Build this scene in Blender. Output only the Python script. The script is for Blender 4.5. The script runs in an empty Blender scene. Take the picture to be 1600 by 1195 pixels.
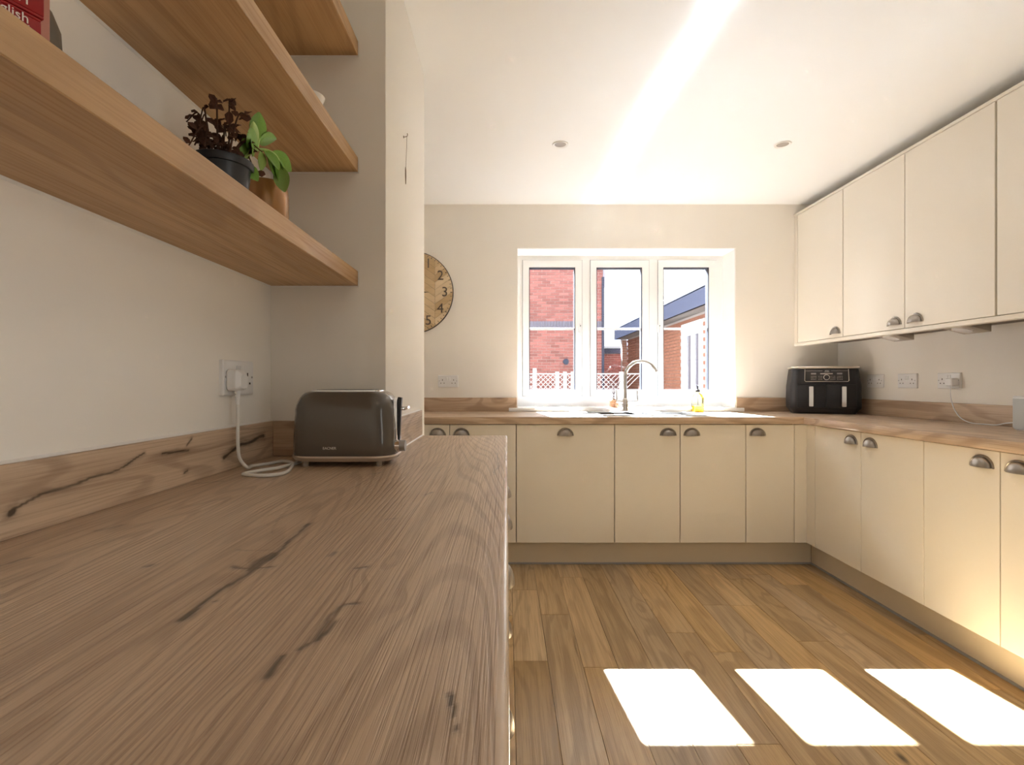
import bpy, bmesh, math, random
import numpy as np
from mathutils import Vector, Matrix
random.seed(7)
SC = bpy.context.scene
COL = SC.collection
PI = math.pi

# ------------------------------------------------------------------ camera, sky, sun, exposure
CAMZ = 1.1305
cam = bpy.data.cameras.new('camera'); cam.sensor_fit = 'HORIZONTAL'; cam.sensor_width = 36.0
cam.lens = 36.0 * 810 / 1600; cam.shift_x = 0.005; cam.clip_start = 0.02; cam.clip_end = 200
cam_o = bpy.data.objects.new('camera', cam); COL.objects.link(cam_o)
cam_o.location = (0, 0, CAMZ); cam_o.rotation_euler = (PI / 2, 0, 0)
SC.camera = cam_o

world = bpy.data.worlds.new('sky'); SC.world = world; world.use_nodes = True
bg = world.node_tree.nodes['Background']
bg.inputs['Color'].default_value = (1.0, 0.97, 0.92, 1); bg.inputs['Strength'].default_value = 2.4

sun = bpy.data.lights.new('sun', 'SUN'); sun.energy = 84.0; sun.angle = math.radians(0.53)
sun.color = (0.90, 1.0, 1.16)
sun_o = bpy.data.objects.new('sun', sun); COL.objects.link(sun_o)
sun_o.location = (-2, 20, 16)
SUN_DIR = Vector((0.108, -1.0, -0.838)).normalized()
sun_o.rotation_euler = SUN_DIR.to_track_quat('-Z', 'Y').to_euler()

def portal(name, loc, rx, sx, sz):
    l = bpy.data.lights.new(name, 'AREA'); l.shape = 'RECTANGLE'; l.size = sx; l.size_y = sz
    l.cycles.is_portal = True
    o = bpy.data.objects.new(name, l); COL.objects.link(o); o.location = loc; o.rotation_euler = (rx, 0, 0)
portal('window_portal', (0.865, 4.06, 1.53), -PI / 2, 1.62, 1.22)      # sampling aid in the window opening
portal('rear_portal', (2.45, -1.7, 1.05), 0, 2.0, 2.1)
bpy.data.objects['rear_portal'].rotation_euler = (PI / 2, 0, PI / 2)

SC.view_settings.view_transform = 'Standard'; SC.view_settings.look = 'None'
SC.view_settings.gamma = 1.0; SC.view_settings.use_curve_mapping = False
SC.view_settings.exposure = 1.26
SC.cycles.max_bounces = 9; SC.cycles.diffuse_bounces = 6; SC.cycles.glossy_bounces = 5
SC.cycles.transparent_max_bounces = 12; SC.cycles.sample_clamp_indirect = 0.0; SC.cycles.blur_glossy = 0.08
SC.cycles.use_guiding = True; SC.cycles.guiding_training_samples = 64

# ------------------------------------------------------------------ materials
def nt(m): return m.node_tree.nodes, m.node_tree.links
MATS = {}
def mat(name, color, rough=0.5, metal=0.0, spec=0.5, bump=0.0, bscale=200.0, coat=0.0, trans=0.0, ior=1.45, sub=0.0, var=0.0, vscale=6.0):
    if name in MATS: return MATS[name]
    m = bpy.data.materials.new(name); m.use_nodes = True
    N, L = nt(m); b = N['Principled BSDF']
    b.inputs['Base Color'].default_value = (*color, 1)
    b.inputs['Roughness'].default_value = rough; b.inputs['Metallic'].default_value = metal
    b.inputs['Specular IOR Level'].default_value = spec; b.inputs['IOR'].default_value = ior
    b.inputs['Coat Weight'].default_value = coat; b.inputs['Coat Roughness'].default_value = 0.06
    b.inputs['Transmission Weight'].default_value = trans
    if bump or var:
        tc = N.new('ShaderNodeTexCoord')
    if bump:
        n = N.new('ShaderNodeTexNoise'); n.inputs['Scale'].default_value = bscale; n.inputs['Detail'].default_value = 3
        L.new(tc.outputs['Object'], n.inputs['Vector'])
        bp = N.new('ShaderNodeBump'); bp.inputs['Strength'].default_value = bump; bp.inputs['Distance'].default_value = 0.002
        L.new(n.outputs['Fac'], bp.inputs['Height']); L.new(bp.outputs['Normal'], b.inputs['Normal'])
    if var:
        n2 = N.new('ShaderNodeTexNoise'); n2.inputs['Scale'].default_value = vscale; n2.inputs['Detail'].default_value = 4
        L.new(tc.outputs['Object'], n2.inputs['Vector'])
        mx = N.new('ShaderNodeMix'); mx.data_type = 'RGBA'
        mx.inputs[6].default_value = (*[c * (1 - var) for c in color], 1); mx.inputs[7].default_value = (*[min(1, c * (1 + var)) for c in color], 1)
        L.new(n2.outputs['Fac'], mx.inputs[0]); L.new(mx.outputs[2], b.inputs['Base Color'])
    MATS[name] = m
    return m

def wood(name, light, mid, dark, along=1, grow=(5.0, 0.75), rings=9.0, rough=0.42, knots=0.5, contrast=1.0, bump=0.25, random_shift=False,
         cracks=False, fieldattr=False, fiber=260.0, var=0.0, spec=0.4, knot_scale=3.2, knot_size=0.05, streak=34.0, fibc=0.40):
    """Oak-like grain: contour lines of a stretched noise field, fibres, knots and hand-placed dark cracks."""
    m = bpy.data.materials.new(name); m.use_nodes = True
    N, L = nt(m); b = N['Principled BSDF']
    tc = N.new('ShaderNodeTexCoord'); P = tc.outputs['Object']
    oi = None
    if random_shift:
        oi = N.new('ShaderNodeObjectInfo')
        mu = N.new('ShaderNodeMath'); mu.operation = 'MULTIPLY'; mu.inputs[1].default_value = 37.0; L.new(oi.outputs['Random'], mu.inputs[0])
        cb = N.new('ShaderNodeCombineXYZ'); L.new(mu.outputs[0], cb.inputs[0]); L.new(mu.outputs[0], cb.inputs[1]); L.new(mu.outputs[0], cb.inputs[2])
        ad = N.new('ShaderNodeVectorMath'); ad.operation = 'ADD'; L.new(P, ad.inputs[0]); L.new(cb.outputs[0], ad.inputs[1]); P = ad.outputs[0]
    def mapped(sa, sl):
        v = [sa, sa, sa]; v[along] = sl
        mm = N.new('ShaderNodeVectorMath'); mm.operation = 'MULTIPLY'; L.new(P, mm.inputs[0]); mm.inputs[1].default_value = v
        return mm.outputs[0]
    def noise(vec, detail=2.0, rgh=0.5, dist=0.0):
        n = N.new('ShaderNodeTexNoise'); n.inputs['Scale'].default_value = 1.0; n.inputs['Detail'].default_value = detail
        n.inputs['Roughness'].default_value = rgh; n.inputs['Distortion'].default_value = dist
        L.new(vec, n.inputs['Vector']); return n.outputs['Fac']
    def mth(op, a, b_=None, clamp=False):
        n = N.new('ShaderNodeMath'); n.operation = op; n.use_clamp = clamp
        for i, x in enumerate((a, b_)):
            if x is None: continue
            if isinstance(x, (int, float)): n.inputs[i].default_value = x
            else: L.new(x, n.inputs[i])
        return n.outputs[0]
    def mrange(x, a, c, t0=0.0, t1=1.0):
        n = N.new('ShaderNodeMapRange'); n.interpolation_type = 'SMOOTHSTEP'
        n.inputs['From Min'].default_value = a; n.inputs['From Max'].default_value = c
        n.inputs['To Min'].default_value = t0; n.inputs['To Max'].default_value = t1
        L.new(x, n.inputs['Value']); return n.outputs[0]
    def mixc(f, a, c):
        n = N.new('ShaderNodeMix'); n.data_type = 'RGBA'; L.new(f, n.inputs[0])
        for i, x in ((6, a), (7, c)):
            if isinstance(x, tuple): n.inputs[i].default_value = (*x, 1)
            else: L.new(x, n.inputs[i])
        return n.outputs[2]
    # knots bend the growth field
    vo = N.new('ShaderNodeTexVoronoi'); vo.inputs['Scale'].default_value = 1.0; vo.inputs['Randomness'].default_value = 1.0
    L.new(mapped(knot_scale, knot_scale * 0.42), vo.inputs['Vector'])
    kd = vo.outputs['Distance']
    bend = mrange(kd, 0.0, 0.34, 0.55 * knots, 0.0)
    g1 = noise(mapped(*grow), 2.0, 0.45, 0.35)
    if fieldattr:
        fa = N.new('ShaderNodeAttribute'); fa.attribute_name = 'growth'; g1 = fa.outputs['Fac']; rings = 1.0
    field = mth('ADD', mth('MULTIPLY', g1, rings), mth('MULTIPLY', bend, rings * 0.5))
    fine_w = noise(mapped(60.0, 3.0), 2.0)
    s = mth('SINE', mth('ADD', mth('MULTIPLY', field, 2 * PI), mth('MULTIPLY', fine_w, 1.6)))
    ring = mrange(s, 0.1, 1.0)
    fib = noise(mapped(fiber, 5.0), 3.0, 0.6)
    fibd = mrange(fib, 0.42, 0.72)
    stk = noise(mapped(streak, 0.7), 3.0, 0.6)
    stkd = mrange(stk, 0.38, 0.68)
    broad = noise(mapped(3.0, 0.45), 2.0)
    base = mixc(mrange(broad, 0.3, 0.7), light, mid)
    c = mixc(mth('MULTIPLY', stkd, 0.62 * contrast, True), base, mid if contrast < 0.7 else tuple(0.6 * a + 0.4 * d for a, d in zip(mid, dark)))
    c = mixc(mth('MULTIPLY', ring, 0.42 * contrast, True), c, dark)
    c = mixc(mth('MULTIPLY', fibd, fibc * contrast, True), c, dark)
    kn = mth('MULTIPLY', mrange(mth('ADD', kd, mth('MULTIPLY', fine_w, 0.04)), knot_size * 0.35, knot_size * 1.6, 1.0, 0.0), min(1.0, knots * 1.1))
    c = mixc(kn, c, tuple(0.35 * d for d in dark))
    crack_sum = None
    if cracks:
        at = N.new('ShaderNodeAttribute'); at.attribute_name = 'crack'
        cn = noise(mapped(140.0, 30.0), 3.0, 0.6)
        crack_sum = mrange(mth('ADD', at.outputs['Fac'], mth('MULTIPLY', mth('SUBTRACT', cn, 0.5), 0.5)), 0.12, 1.0)
        c = mixc(mth('MULTIPLY', crack_sum, 0.93), c, tuple(0.18 * d for d in dark))
    if var:
        hv = N.new('ShaderNodeHueSaturation')
        L.new(c, hv.inputs['Color'])
        L.new(mth('ADD', mth('MULTIPLY', oi.outputs['Random'], var), 1.0 - var / 2), hv.inputs['Value'])
        rr = N.new('ShaderNodeMath'); rr.operation = 'FRACT'; rm = mth('MULTIPLY', oi.outputs['Random'], 17.3); L.new(rm, rr.inputs[0])
        L.new(mth('ADD', mth('MULTIPLY', rr.outputs[0], 0.25), 0.86), hv.inputs['Saturation'])
        c = hv.outputs['Color']
    L.new(c, b.inputs['Base Color'])
    b.inputs['Specular IOR Level'].default_value = spec
    L.new(mth('ADD', mth('MULTIPLY', fibd, 0.16), rough), b.inputs['Roughness'])
    if bump:
        h = mth('ADD', mth('MULTIPLY', fibd, -0.6), mth('MULTIPLY', ring, -0.5))
        if crack_sum is not None: h = mth('SUBTRACT', h, crack_sum)
        bp = N.new('ShaderNodeBump'); bp.inputs['Strength'].default_value = bump; bp.inputs['Distance'].default_value = 0.0012
        L.new(h, bp.inputs['Height']); L.new(bp.outputs['Normal'], b.inputs['Normal'])
    MATS[name] = m
    return m

WALL = mat('wall_paint', (0.87, 0.84, 0.785), 0.9, bump=0.06, bscale=260)
CEIL = mat('ceiling_paint', (0.90, 0.90, 0.885), 0.95, bump=0.04, bscale=260)
TRIMW = mat('white_trim', (0.88, 0.88, 0.87), 0.35)
UPVC = mat('white_upvc', (0.88, 0.88, 0.87), 0.28)
CREAM = mat('cream_door_foil', (0.76, 0.705, 0.615), 0.34, bump=0.05, bscale=420, var=0.012, vscale=90)
GAPSHADE = mat('carcass_gap_shade', (0.16, 0.12, 0.085), 0.6)  # cabinet bodies darkened to paint shade into the gaps between doors
DARKGAP = mat('dark_gap', (0.05, 0.04, 0.03), 0.8)
PEWTER = mat('brushed_pewter', (0.36, 0.33, 0.30), 0.34, metal=1.0, var=0.25, vscale=60)
CHROME = mat('chrome', (0.82, 0.82, 0.83), 0.07, metal=1.0)
STEEL = mat('brushed_steel', (0.42, 0.415, 0.41), 0.5, metal=1.0)
BLACKP = mat('black_plastic', (0.018, 0.018, 0.02), 0.38)
GASKET = mat('grey_gasket', (0.06, 0.06, 0.075), 0.6)
WHITEP = mat('white_plastic', (0.80, 0.80, 0.80), 0.3)
SEALG = mat('grey_seal', (0.33, 0.33, 0.34), 0.5)

OAK = wood('shelf_oak', (0.56, 0.36, 0.185), (0.46, 0.28, 0.13), (0.27, 0.15, 0.065), along=1, rings=8, knots=0.55, contrast=0.75, grow=(4.5, 0.6), bump=0.12, rough=0.40)

def pxw(x, y):                      # helper for the dark cracks of the worktop print, in worktop coordinates
    Y = 169.7 / (y - 598.0); return ((x - 792) * Y / 810, Y, 0.0)
CR = []
def crack(pts, w, s=1.0):
    q = [pxw(*p) for p in pts]
    for a, c in zip(q[:-1], q[1:]): CR.append((a, c, w, s))
crack([(280, 970), (350, 920), (395, 890), (425, 872), (482, 820)], 0.0055, 0.9)
crack([(368, 887), (428, 884)], 0.007, 0.75)
crack([(395, 888), (425, 866)], 0.012, 0.8)
crack([(372, 858), (425, 862)], 0.005, 0.5)
crack([(408, 1068), (446, 1026)], 0.0045, 0.95)
crack([(470, 1016), (490, 1004), (520, 962), (542, 945), (568, 941)], 0.006, 0.75)
crack([(497, 1002), (533, 968)], 0.0045, 0.85)
crack([(558, 888), (571, 886)], 0.007, 0.75)
crack([(519, 868), (530, 861)], 0.005, 0.65)
crack([(333, 942), (338, 940)], 0.005, 0.8)
crack([(706, 1086), (712, 1108), (714, 1142)], 0.0035, 0.85)
crack([(602, 813), (618, 811)], 0.007, 0.6)
crack([(596, 726), (604, 720)], 0.006, 0.6)
crack([(576, 742), (596, 738)], 0.006, 0.6)
crack([(777, 708), (778, 728), (771, 742)], 0.006, 0.55)
crack([(681, 731), (697, 729)], 0.007, 0.5)
crack([(661, 693), (674, 684)], 0.007, 0.5)
crack([(663, 775), (672, 771)], 0.008, 0.6)
crack([(0, 884), (42, 872)], 0.006, 0.7)
crack([(228, 886), (234, 884)], 0.006, 0.8)
crack([(300, 757), (352, 752)], 0.008, 0.6)
crack([(140, 832), (185, 822)], 0.012, 0.5)
crack([(425, 835), (445, 800), (480, 768)], 0.004, 0.45)
crack([(535, 770), (600, 735)], 0.004, 0.45)
TOPC = ((0.66, 0.505, 0.365), (0.54, 0.39, 0.265), (0.235, 0.145, 0.088))
TOPL = wood('worktop_oak_left', *TOPC, along=1, rings=13, knots=0.35, contrast=0.85, cracks=True, fieldattr=True, grow=(5.5, 0.8), bump=0.4, rough=0.32, knot_scale=4.2, knot_size=0.035, streak=46, spec=0.75, fiber=430.0, fibc=0.62)
TOPY = wood('worktop_oak_y', *TOPC, along=1, rings=10, knots=0.8, contrast=1.0, bump=0.2, rough=0.33, knot_size=.06)
TOPX = wood('worktop_oak_x', *TOPC, along=0, rings=10, knots=0.8, contrast=1.0, bump=0.2, rough=0.36, knot_size=.06)
UPL = []
def upc(pts, w, s):
    for (a, c) in zip(pts[:-1], pts[1:]): UPL.append(((-0.665, a[0], a[1]), (-0.665, c[0], c[1]), w, s))
upc([(0.695, 0.955), (0.70, 0.957)], 0.010, 1.0)
upc([(0.705, 0.960), (0.75, 0.972), (0.82, 0.975), (0.90, 0.985), (0.95, 1.0)], 0.0045, 0.85)
upc([(1.0, 0.995), (1.08, 0.99)], 0.004, 0.85)
upc([(1.075, 1.0), (1.09, 1.012)], 0.005, 0.8)
upc([(1.07, 0.945), (1.08, 0.947)], 0.007, 0.8)
upc([(1.22, 0.955), (1.30, 0.975), (1.42, 0.985)], 0.010, 0.9)
UPLM = wood('upstand_oak_left', *TOPC, along=1, rings=10, knots=0.45, contrast=0.85, cracks=True, grow=(9, 0.9), bump=0.3, rough=0.42)
FLOORW = wood('floor_plank_oak', (0.62, 0.435, 0.232), (0.50, 0.34, 0.172), (0.24, 0.145, 0.064), along=1, rings=7, knots=0.95, contrast=0.92, grow=(7, 0.8),
              bump=0.22, rough=0.30, random_shift=True, var=0.42, knot_scale=4.5, knot_size=0.06, streak=40, spec=0.5)

def glass_mat(name, tint=(1, 1, 1), refl=0.06, rough=0.0):
    m = bpy.data.materials.new(name); m.use_nodes = True
    N, L = nt(m); N.remove(N['Principled BSDF'])
    t = N.new('ShaderNodeBsdfTransparent'); t.inputs['Color'].default_value = (*tint, 1)
    g = N.new('ShaderNodeBsdfGlossy'); g.inputs['Roughness'].default_value = rough
    fr = N.new('ShaderNodeFresnel'); fr.inputs['IOR'].default_value = 1.5
    mx = N.new('ShaderNodeMixShader'); L.new(fr.outputs[0], mx.inputs[0]); L.new(t.outputs[0], mx.inputs[1]); L.new(g.outputs[0], mx.inputs[2])
    L.new(mx.outputs[0], N['Material Output'].inputs['Surface'])
    return m
GLASS = glass_mat('window_glass', (0.97, 0.98, 0.98))

# ------------------------------------------------------------------ mesh helpers
class MB:
    def __init__(s): s.v = []; s.f = []
    def add(s, vs, fs):
        o = len(s.v); s.v += [tuple(p) for p in vs]; s.f += [tuple(i + o for i in f) for f in fs]; return s
    def box(s, x0, x1, y0, y1, z0, z1):
        return s.add([(x0, y0, z0), (x1, y0, z0), (x1, y1, z0), (x0, y1, z0), (x0, y0, z1), (x1, y0, z1), (x1, y1, z1), (x0, y1, z1)],
                     [(0, 3, 2, 1), (4, 5, 6, 7), (0, 1, 5, 4), (1, 2, 6, 5), (2, 3, 7, 6), (3, 0, 4, 7)])
    def rings(s, rs, cap0=True, cap1=True, closed=True):
        n = len(rs[0]); o = len(s.v)
        for r in rs: s.v += [tuple(p) for p in r]
        for k in range(len(rs) - 1):
            for i in range(n if closed else n - 1):
                j = (i + 1) % n
                s.f.append((o + k * n + i, o + k * n + j, o + (k + 1) * n + j, o + (k + 1) * n + i))
        if cap0: s.f.append(tuple(o + i for i in reversed(range(n))))
        if cap1: s.f.append(tuple(o + (len(rs) - 1) * n + i for i in range(n)))
        return s
    def cyl(s, p0, p1, r0, r1=None, n=20, cap=True):
        r1 = r0 if r1 is None else r1
        p0 = Vector(p0); p1 = Vector(p1); d = (p1 - p0).normalized()
        a = d.orthogonal().normalized(); b = d.cross(a)
        rs = [[p + (a * math.cos(2 * PI * i / n) + b * math.sin(2 * PI * i / n)) * r for i in range(n)] for p, r in ((p0, r0), (p1, r1))]
        return s.rings(rs, cap, cap)
    def lathe(s, prof, c=(0, 0, 0), n=28, cap0=True, cap1=True):
        rs = [[(c[0] + r * math.cos(2 * PI * i / n), c[1] + r * math.sin(2 * PI * i / n), c[2] + z) for i in range(n)] for r, z in prof]
        return s.rings(rs, cap0, cap1)
    def tube(s, path, r, n=10, rr=None):
        P = [Vector(p) for p in path]; rs = []
        t0 = (P[1] - P[0]).normalized(); a = t0.orthogonal().normalized()
        for i, p in enumerate(P):
            t = (P[min(i + 1, len(P) - 1)] - P[max(i - 1, 0)]).normalized()
            a = (a - t * a.dot(t)).normalized(); b = t.cross(a)
            q = rr[i] if rr else r
            rs.append([p + (a * math.cos(2 * PI * k / n) + b * math.sin(2 * PI * k / n)) * q for k in range(n)])
        return s.rings(rs)
    def loft(s, levels, n=6, cap0=True, cap1=True, axis='z'):
        """levels: (h, cx, cy, hx, hy, r) rounded rectangles stacked along the axis"""
        rs = []
        for h, cx, cy, hx, hy, r in levels:
            r = min(r, hx * 0.999, hy * 0.999); ring = []
            for qx, qy, a0 in ((1, 1, 0), (-1, 1, PI / 2), (-1, -1, PI), (1, -1, 1.5 * PI)):
                for k in range(n + 1):
                    a = a0 + (PI / 2) * k / n
                    u = cx + qx * (hx - r) + r * math.cos(a); w = cy + qy * (hy - r) + r * math.sin(a)
                    ring.append({'z': (u, w, h), 'y': (u, -h, w), 'x': (h, u, w)}[axis] if axis != 'y' else (u, h, w))
            if axis == 'y': ring = ring[::-1]
            rs.append(ring)
        return s.rings(rs, cap0, cap1)
    def prism(s, poly, z0, z1, axis='z'):
        f = {'z': lambda p, h: (p[0], p[1], h), 'y': lambda p, h: (p[0], h, p[1]), 'x': lambda p, h: (h, p[0], p[1])}[axis]
        return s.rings([[f(p, z0) for p in poly], [f(p, z1) for p in poly]])
    def sphere(s, c, rx, ry, rz, n=20, m=12):
        rs = []
        for k in range(1, m):
            a = PI * k / m - PI / 2
            rs.append([(c[0] + rx * math.cos(a) * math.cos(2 * PI * i / n), c[1] + ry * math.cos(a) * math.sin(2 * PI * i / n), c[2] + rz * math.sin(a)) for i in range(n)])
        return s.rings(rs)
    def mesh(s, name, m=None, bevel=0.0, seg=2, smooth=False, angle=35):
        me = bpy.data.meshes.new(name); me.from_pydata(s.v, [], s.f)
        bm = bmesh.new(); bm.from_mesh(me)
        bmesh.ops.recalc_face_normals(bm, faces=bm.faces)
        if bevel:
            es = [e for e in bm.edges if e.is_manifold and e.calc_face_angle(0) > 0.5]
            bmesh.ops.bevel(bm, geom=es, offset=bevel, segments=seg, profile=0.5, affect='EDGES', clamp_overlap=True)
        bm.to_mesh(me); bm.free()
        if smooth or bevel:
            me.polygons.foreach_set('use_smooth', [True] * len(me.polygons)); me.set_sharp_from_angle(angle=math.radians(angle))
        if m: me.materials.append(m)
        return me
    def build(s, name, m, parent=None, bevel=0.0, seg=2, smooth=False, angle=35):
        return link(name, s.mesh(name, m, bevel, seg, smooth, angle), parent)

def link(name, me, parent=None, loc=None, rot=None):
    o = bpy.data.objects.new(name, me); COL.objects.link(o)
    if parent is not None: o.parent = parent
    if loc is not None: o.location = loc
    if rot is not None: o.rotation_euler = rot
    return o
def tag(o, label=None, cat=None, group=None, kind=None):
    if label: o['label'] = label
    if cat: o['category'] = cat
    if group: o['group'] = group
    if kind: o['kind'] = kind
    return o
def thing(name, label, cat, loc=(0, 0, 0), rz=0.0, group=None):
    o = bpy.data.objects.new(name, None); COL.objects.link(o); o.empty_display_size = 0.05
    o.location = loc; o.rotation_euler = (0, 0, rz)
    return tag(o, label, cat, group)
def struct(o): o['kind'] = 'structure'; return o
def text_mesh(s, size, m, extrude=0.0004, align='CENTER'):
    cu = bpy.data.curves.new('lettering', 'FONT'); cu.body = s; cu.size = size; cu.extrude = extrude; cu.align_x = align; cu.align_y = 'CENTER'
    cu.resolution_u = 3
    t = bpy.data.objects.new('lettering', cu); COL.objects.link(t)
    bpy.context.view_layer.update()
    dg = bpy.context.evaluated_depsgraph_get()
    me = bpy.data.meshes.new_from_object(t.evaluated_get(dg)); bpy.data.objects.remove(t); bpy.data.curves.remove(cu)
    me.materials.clear(); me.materials.append(m); return me
def bez(pts, n=10):                 # Catmull-Rom through points
    P = [Vector(p) for p in pts]; P = [P[0] * 2 - P[1]] + P + [P[-1] * 2 - P[-2]]; out = []
    for i in range(1, len(P) - 2):
        a, b, c, d = P[i - 1:i + 3]
        for k in range(n):
            t = k / n
            out.append(0.5 * ((2 * b) + (c - a) * t + (2 * a - 5 * b + 4 * c - d) * t * t + (3 * b - a - 3 * c + d) * t ** 3))
    out.append(P[-2]); return out

# ------------------------------------------------------------------ dimensions (metres; camera stands over x=0, y=0)
CEILZ = 2.418; YB = 3.75; XR = 2.395; XL = -0.677; XFAR = -1.5; YREAR = -3.0
WTOP = 0.921; WBOT = 0.879; YD = 3.158; XD = 1.8246; PX = -0.3464; PY0 = 1.4846; PY1 = 2.175
WX0, WX1, WZ1 = 0.074, 1.653, 2.103          # window opening
SILL_Z = 0.948; YF = 3.97                  # inner face of the window frame

# ------------------------------------------------------------------ room shell
fl = struct(MB().box(XFAR - .1, XR + .1, YREAR - .1, YB + .3, -0.12, -0.009).build('floor', mat('screed', (0.12, 0.09, 0.06), 0.9)))
PW = 0.138; cache = {}
ix = 0
x = XFAR + 0.01
while x < 1.92:
    y = YREAR + 0.01 - random.uniform(0.1, 1.2)
    while y < 3.24:
        ln = random.choice((0.72, 0.95, 1.2, 1.38)); y0 = max(y, YREAR + 0.01); y1 = min(y + ln, 3.26)
        if y1 - y0 > 0.12:
            k = round(y1 - y0, 3)
            if k not in cache:
                g = 0.0006
                cache[k] = MB().box(g, PW - g, g, k - g, -0.008, 0.0).mesh('plank', FLOORW, bevel=0.0008, seg=1)
            link('plank', cache[k], fl, (x, y0, 0))
        y += ln
    x += PW
struct(MB().box(XFAR - .1, XR + .1, YREAR - .1, YB + .3, CEILZ, CEILZ + 0.12).build('ceiling', CEIL))
wb = MB()
wb.box(XFAR - .1, WX0, YB, YB + .30, -0.1, CEILZ).box(WX1, XR + .1, YB, YB + .30, -0.1, CEILZ)
wb.box(WX0, WX1, YB, YB + .30, WZ1, CEILZ).box(WX0, WX1, YB, YB + .30, -0.1, SILL_Z - 0.026)
struct(wb.build('wall_back', WALL))
PYA, PYB = -2.7, -0.7                        # glazed doors added in the right wall behind the viewer for fill light
struct(MB().box(XR, XR + .12, YREAR - .1, PYA, -0.1, CEILZ).box(XR, XR + .12, PYB, YB, -0.1, CEILZ).box(XR, XR + .12, PYA, PYB, 2.1, CEILZ).build('wall_right', WALL))
struct(MB().box(XL - .12, XL, YREAR - .1, PY0, -0.1, CEILZ).build('wall_left', WALL))
struct(MB().box(XL - .12, PX, PY0, PY1, -0.1, CEILZ).build('wall_pier', WALL, bevel=0.004))
struct(MB().box(XFAR - .1, XFAR, PY1 - 0.1, YB, -0.1, CEILZ).box(XFAR, XL - .12, PY1 - 0.1, PY1, -0.1, CEILZ).build('wall_left_far', WALL))
struct(MB().box(XL - .12, XR + .12, YREAR - .22, YREAR - .1, -0.1, CEILZ).build('wall_rear', WALL))
d = thing('fill_doors', None, None, (0, 0, 0)); d['kind'] = 'structure'
fr = MB()
for a in (PYA, (PYA + PYB) / 2 - .05, PYB - .1): fr.box(XR + .03, XR + .09, a, a + .1, 0.0, 2.1)
fr.box(XR + .032, XR + .088, PYA, PYB, 2.0, 2.099).box(XR + .032, XR + .088, PYA, PYB, 0.0, 0.1)
fr.build('frame', UPVC, d)
MB().box(XR + .056, XR + .064, PYA, PYB, 0.05, 2.05).build('pane', GLASS, d)

# ------------------------------------------------------------------ window
w1 = thing('window_1', None, None, (0, 0, 0)); w1['kind'] = 'structure'
def fx(px): return (px - 792) / 810 * YF
def fz(py): return CAMZ + (598 - py) / 810 * YF
F0, F1 = YF, YF + 0.07
SASH = [(fx(817), fx(909)), (fx(922.5), fx(1013.5)), (fx(1028), fx(1119))]
PANE = [(fx(826.5), fx(898.5)), (fx(931.5), fx(1003)), (fx(1035.5), fx(1107))]
SZ0, SZ1 = fz(619), fz(407.5); GZ0, GZ1 = fz(609.5), fz(418.5); BARZ = fz(514)
frm = MB()
frm.box(WX0, SASH[0][0] + .006, F0, F1, SILL_Z, WZ1).box(SASH[2][1] - .006, WX1, F0, F1, SILL_Z, WZ1)
for i in range(3): frm.box(SASH[i][0] + .006, SASH[i][1] - .006, F0, F1, SZ1 - .006, WZ1).box(SASH[i][0] + .006, SASH[i][1] - .006, F0, F1, SILL_Z, SZ0 + .006)
for i in (0, 1): frm.box(SASH[i][1] - .006, SASH[i + 1][0] + .006, F0, F1, SILL_Z, WZ1)
frm.build('frame', UPVC, w1)
for i in range(3):
    (a, b), (p, q) = SASH[i], PANE[i]
    yo = F0 - (0.014 if i != 1 else 0.010)
    s = MB().box(a, p, yo, F1 - .01, SZ0, SZ1).box(q, b, yo, F1 - .01, SZ0, SZ1).box(p, q, yo, F1 - .01, SZ0, GZ0).box(p, q, yo, F1 - .01, GZ1, SZ1)
    sash = s.build('sash', UPVC, w1)
    g = 0.006
    MB().box(p, p + g, yo + .006, F1 - .02, GZ0, GZ1).box(q - g, q, yo + .006, F1 - .02, GZ0, GZ1).box(p, q, yo + .006, F1 - .02, GZ1 - g, GZ1).box(p, q, yo + .006, F1 - .02, GZ0, GZ0 + g * .5).build('gasket', GASKET, sash)
    e = .0035
    MB().box(a - e, a - .0002, F0 - .004, F0 - .0003, SZ0 - e, SZ1 + e).box(b + .0002, b + e, F0 - .004, F0 - .0003, SZ0 - e, SZ1 + e).box(a, b, F0 - .004, F0 - .0003, SZ1 + .0002, SZ1 + e).box(a, b, F0 - .004, F0 - .0003, SZ0 - e, SZ0 - .0002).build('seal', SEALG, sash)
    MB().box(p, q, F0 + .022, F0 + .028, GZ0, GZ1).build('glass_pane', GLASS, sash)
    MB().box(p, q, F0 + .008, F0 + .0215, BARZ - .008, BARZ + .008).build('glazing_bar', UPVC, sash, bevel=0.002)
    if i != 1:
        hx = (q + b) / 2 + .012 if i == 0 else (a + p) / 2 - .012
        h = MB().loft([(yo - .012, hx, BARZ, .011, .032, .008), (yo, hx, BARZ, .013, .034, .008)], axis='y')
        hd = h.build('handle', UPVC, sash, smooth=True)
        MB().box(hx - .006, hx + .006, yo - .03, yo - .012, BARZ - .10, BARZ + .012).build('lever', UPVC, hd, bevel=0.004)
        MB().cyl((hx, yo - .014, BARZ + .02), (hx, yo - .011, BARZ + .02), .004, n=10).build('key_slot', GASKET, hd)
board = MB().box(WX0, WX1, YB, YF, SILL_Z - .026, SILL_Z).box(0.014, 1.704, YB - .035, YB, SILL_Z - .026, SILL_Z)
b_ = struct(board.build('trim_1', TRIMW, bevel=0.004)); tag(b_, 'white window board below the kitchen window')
rv = MB().box(WX1 - .004, WX1, YB + .004, YF, SILL_Z, WZ1 - .001).box(WX0, WX1 - .004, YB + .004, YF, WZ1 - .004, WZ1).box(WX0, WX0 + .004, YB + .004, YF, SILL_Z, WZ1 - .004)
struct(rv.build('trim_2', mat('white_reveal_paint', (0.86, 0.84, 0.80), 0.8)))

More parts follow.
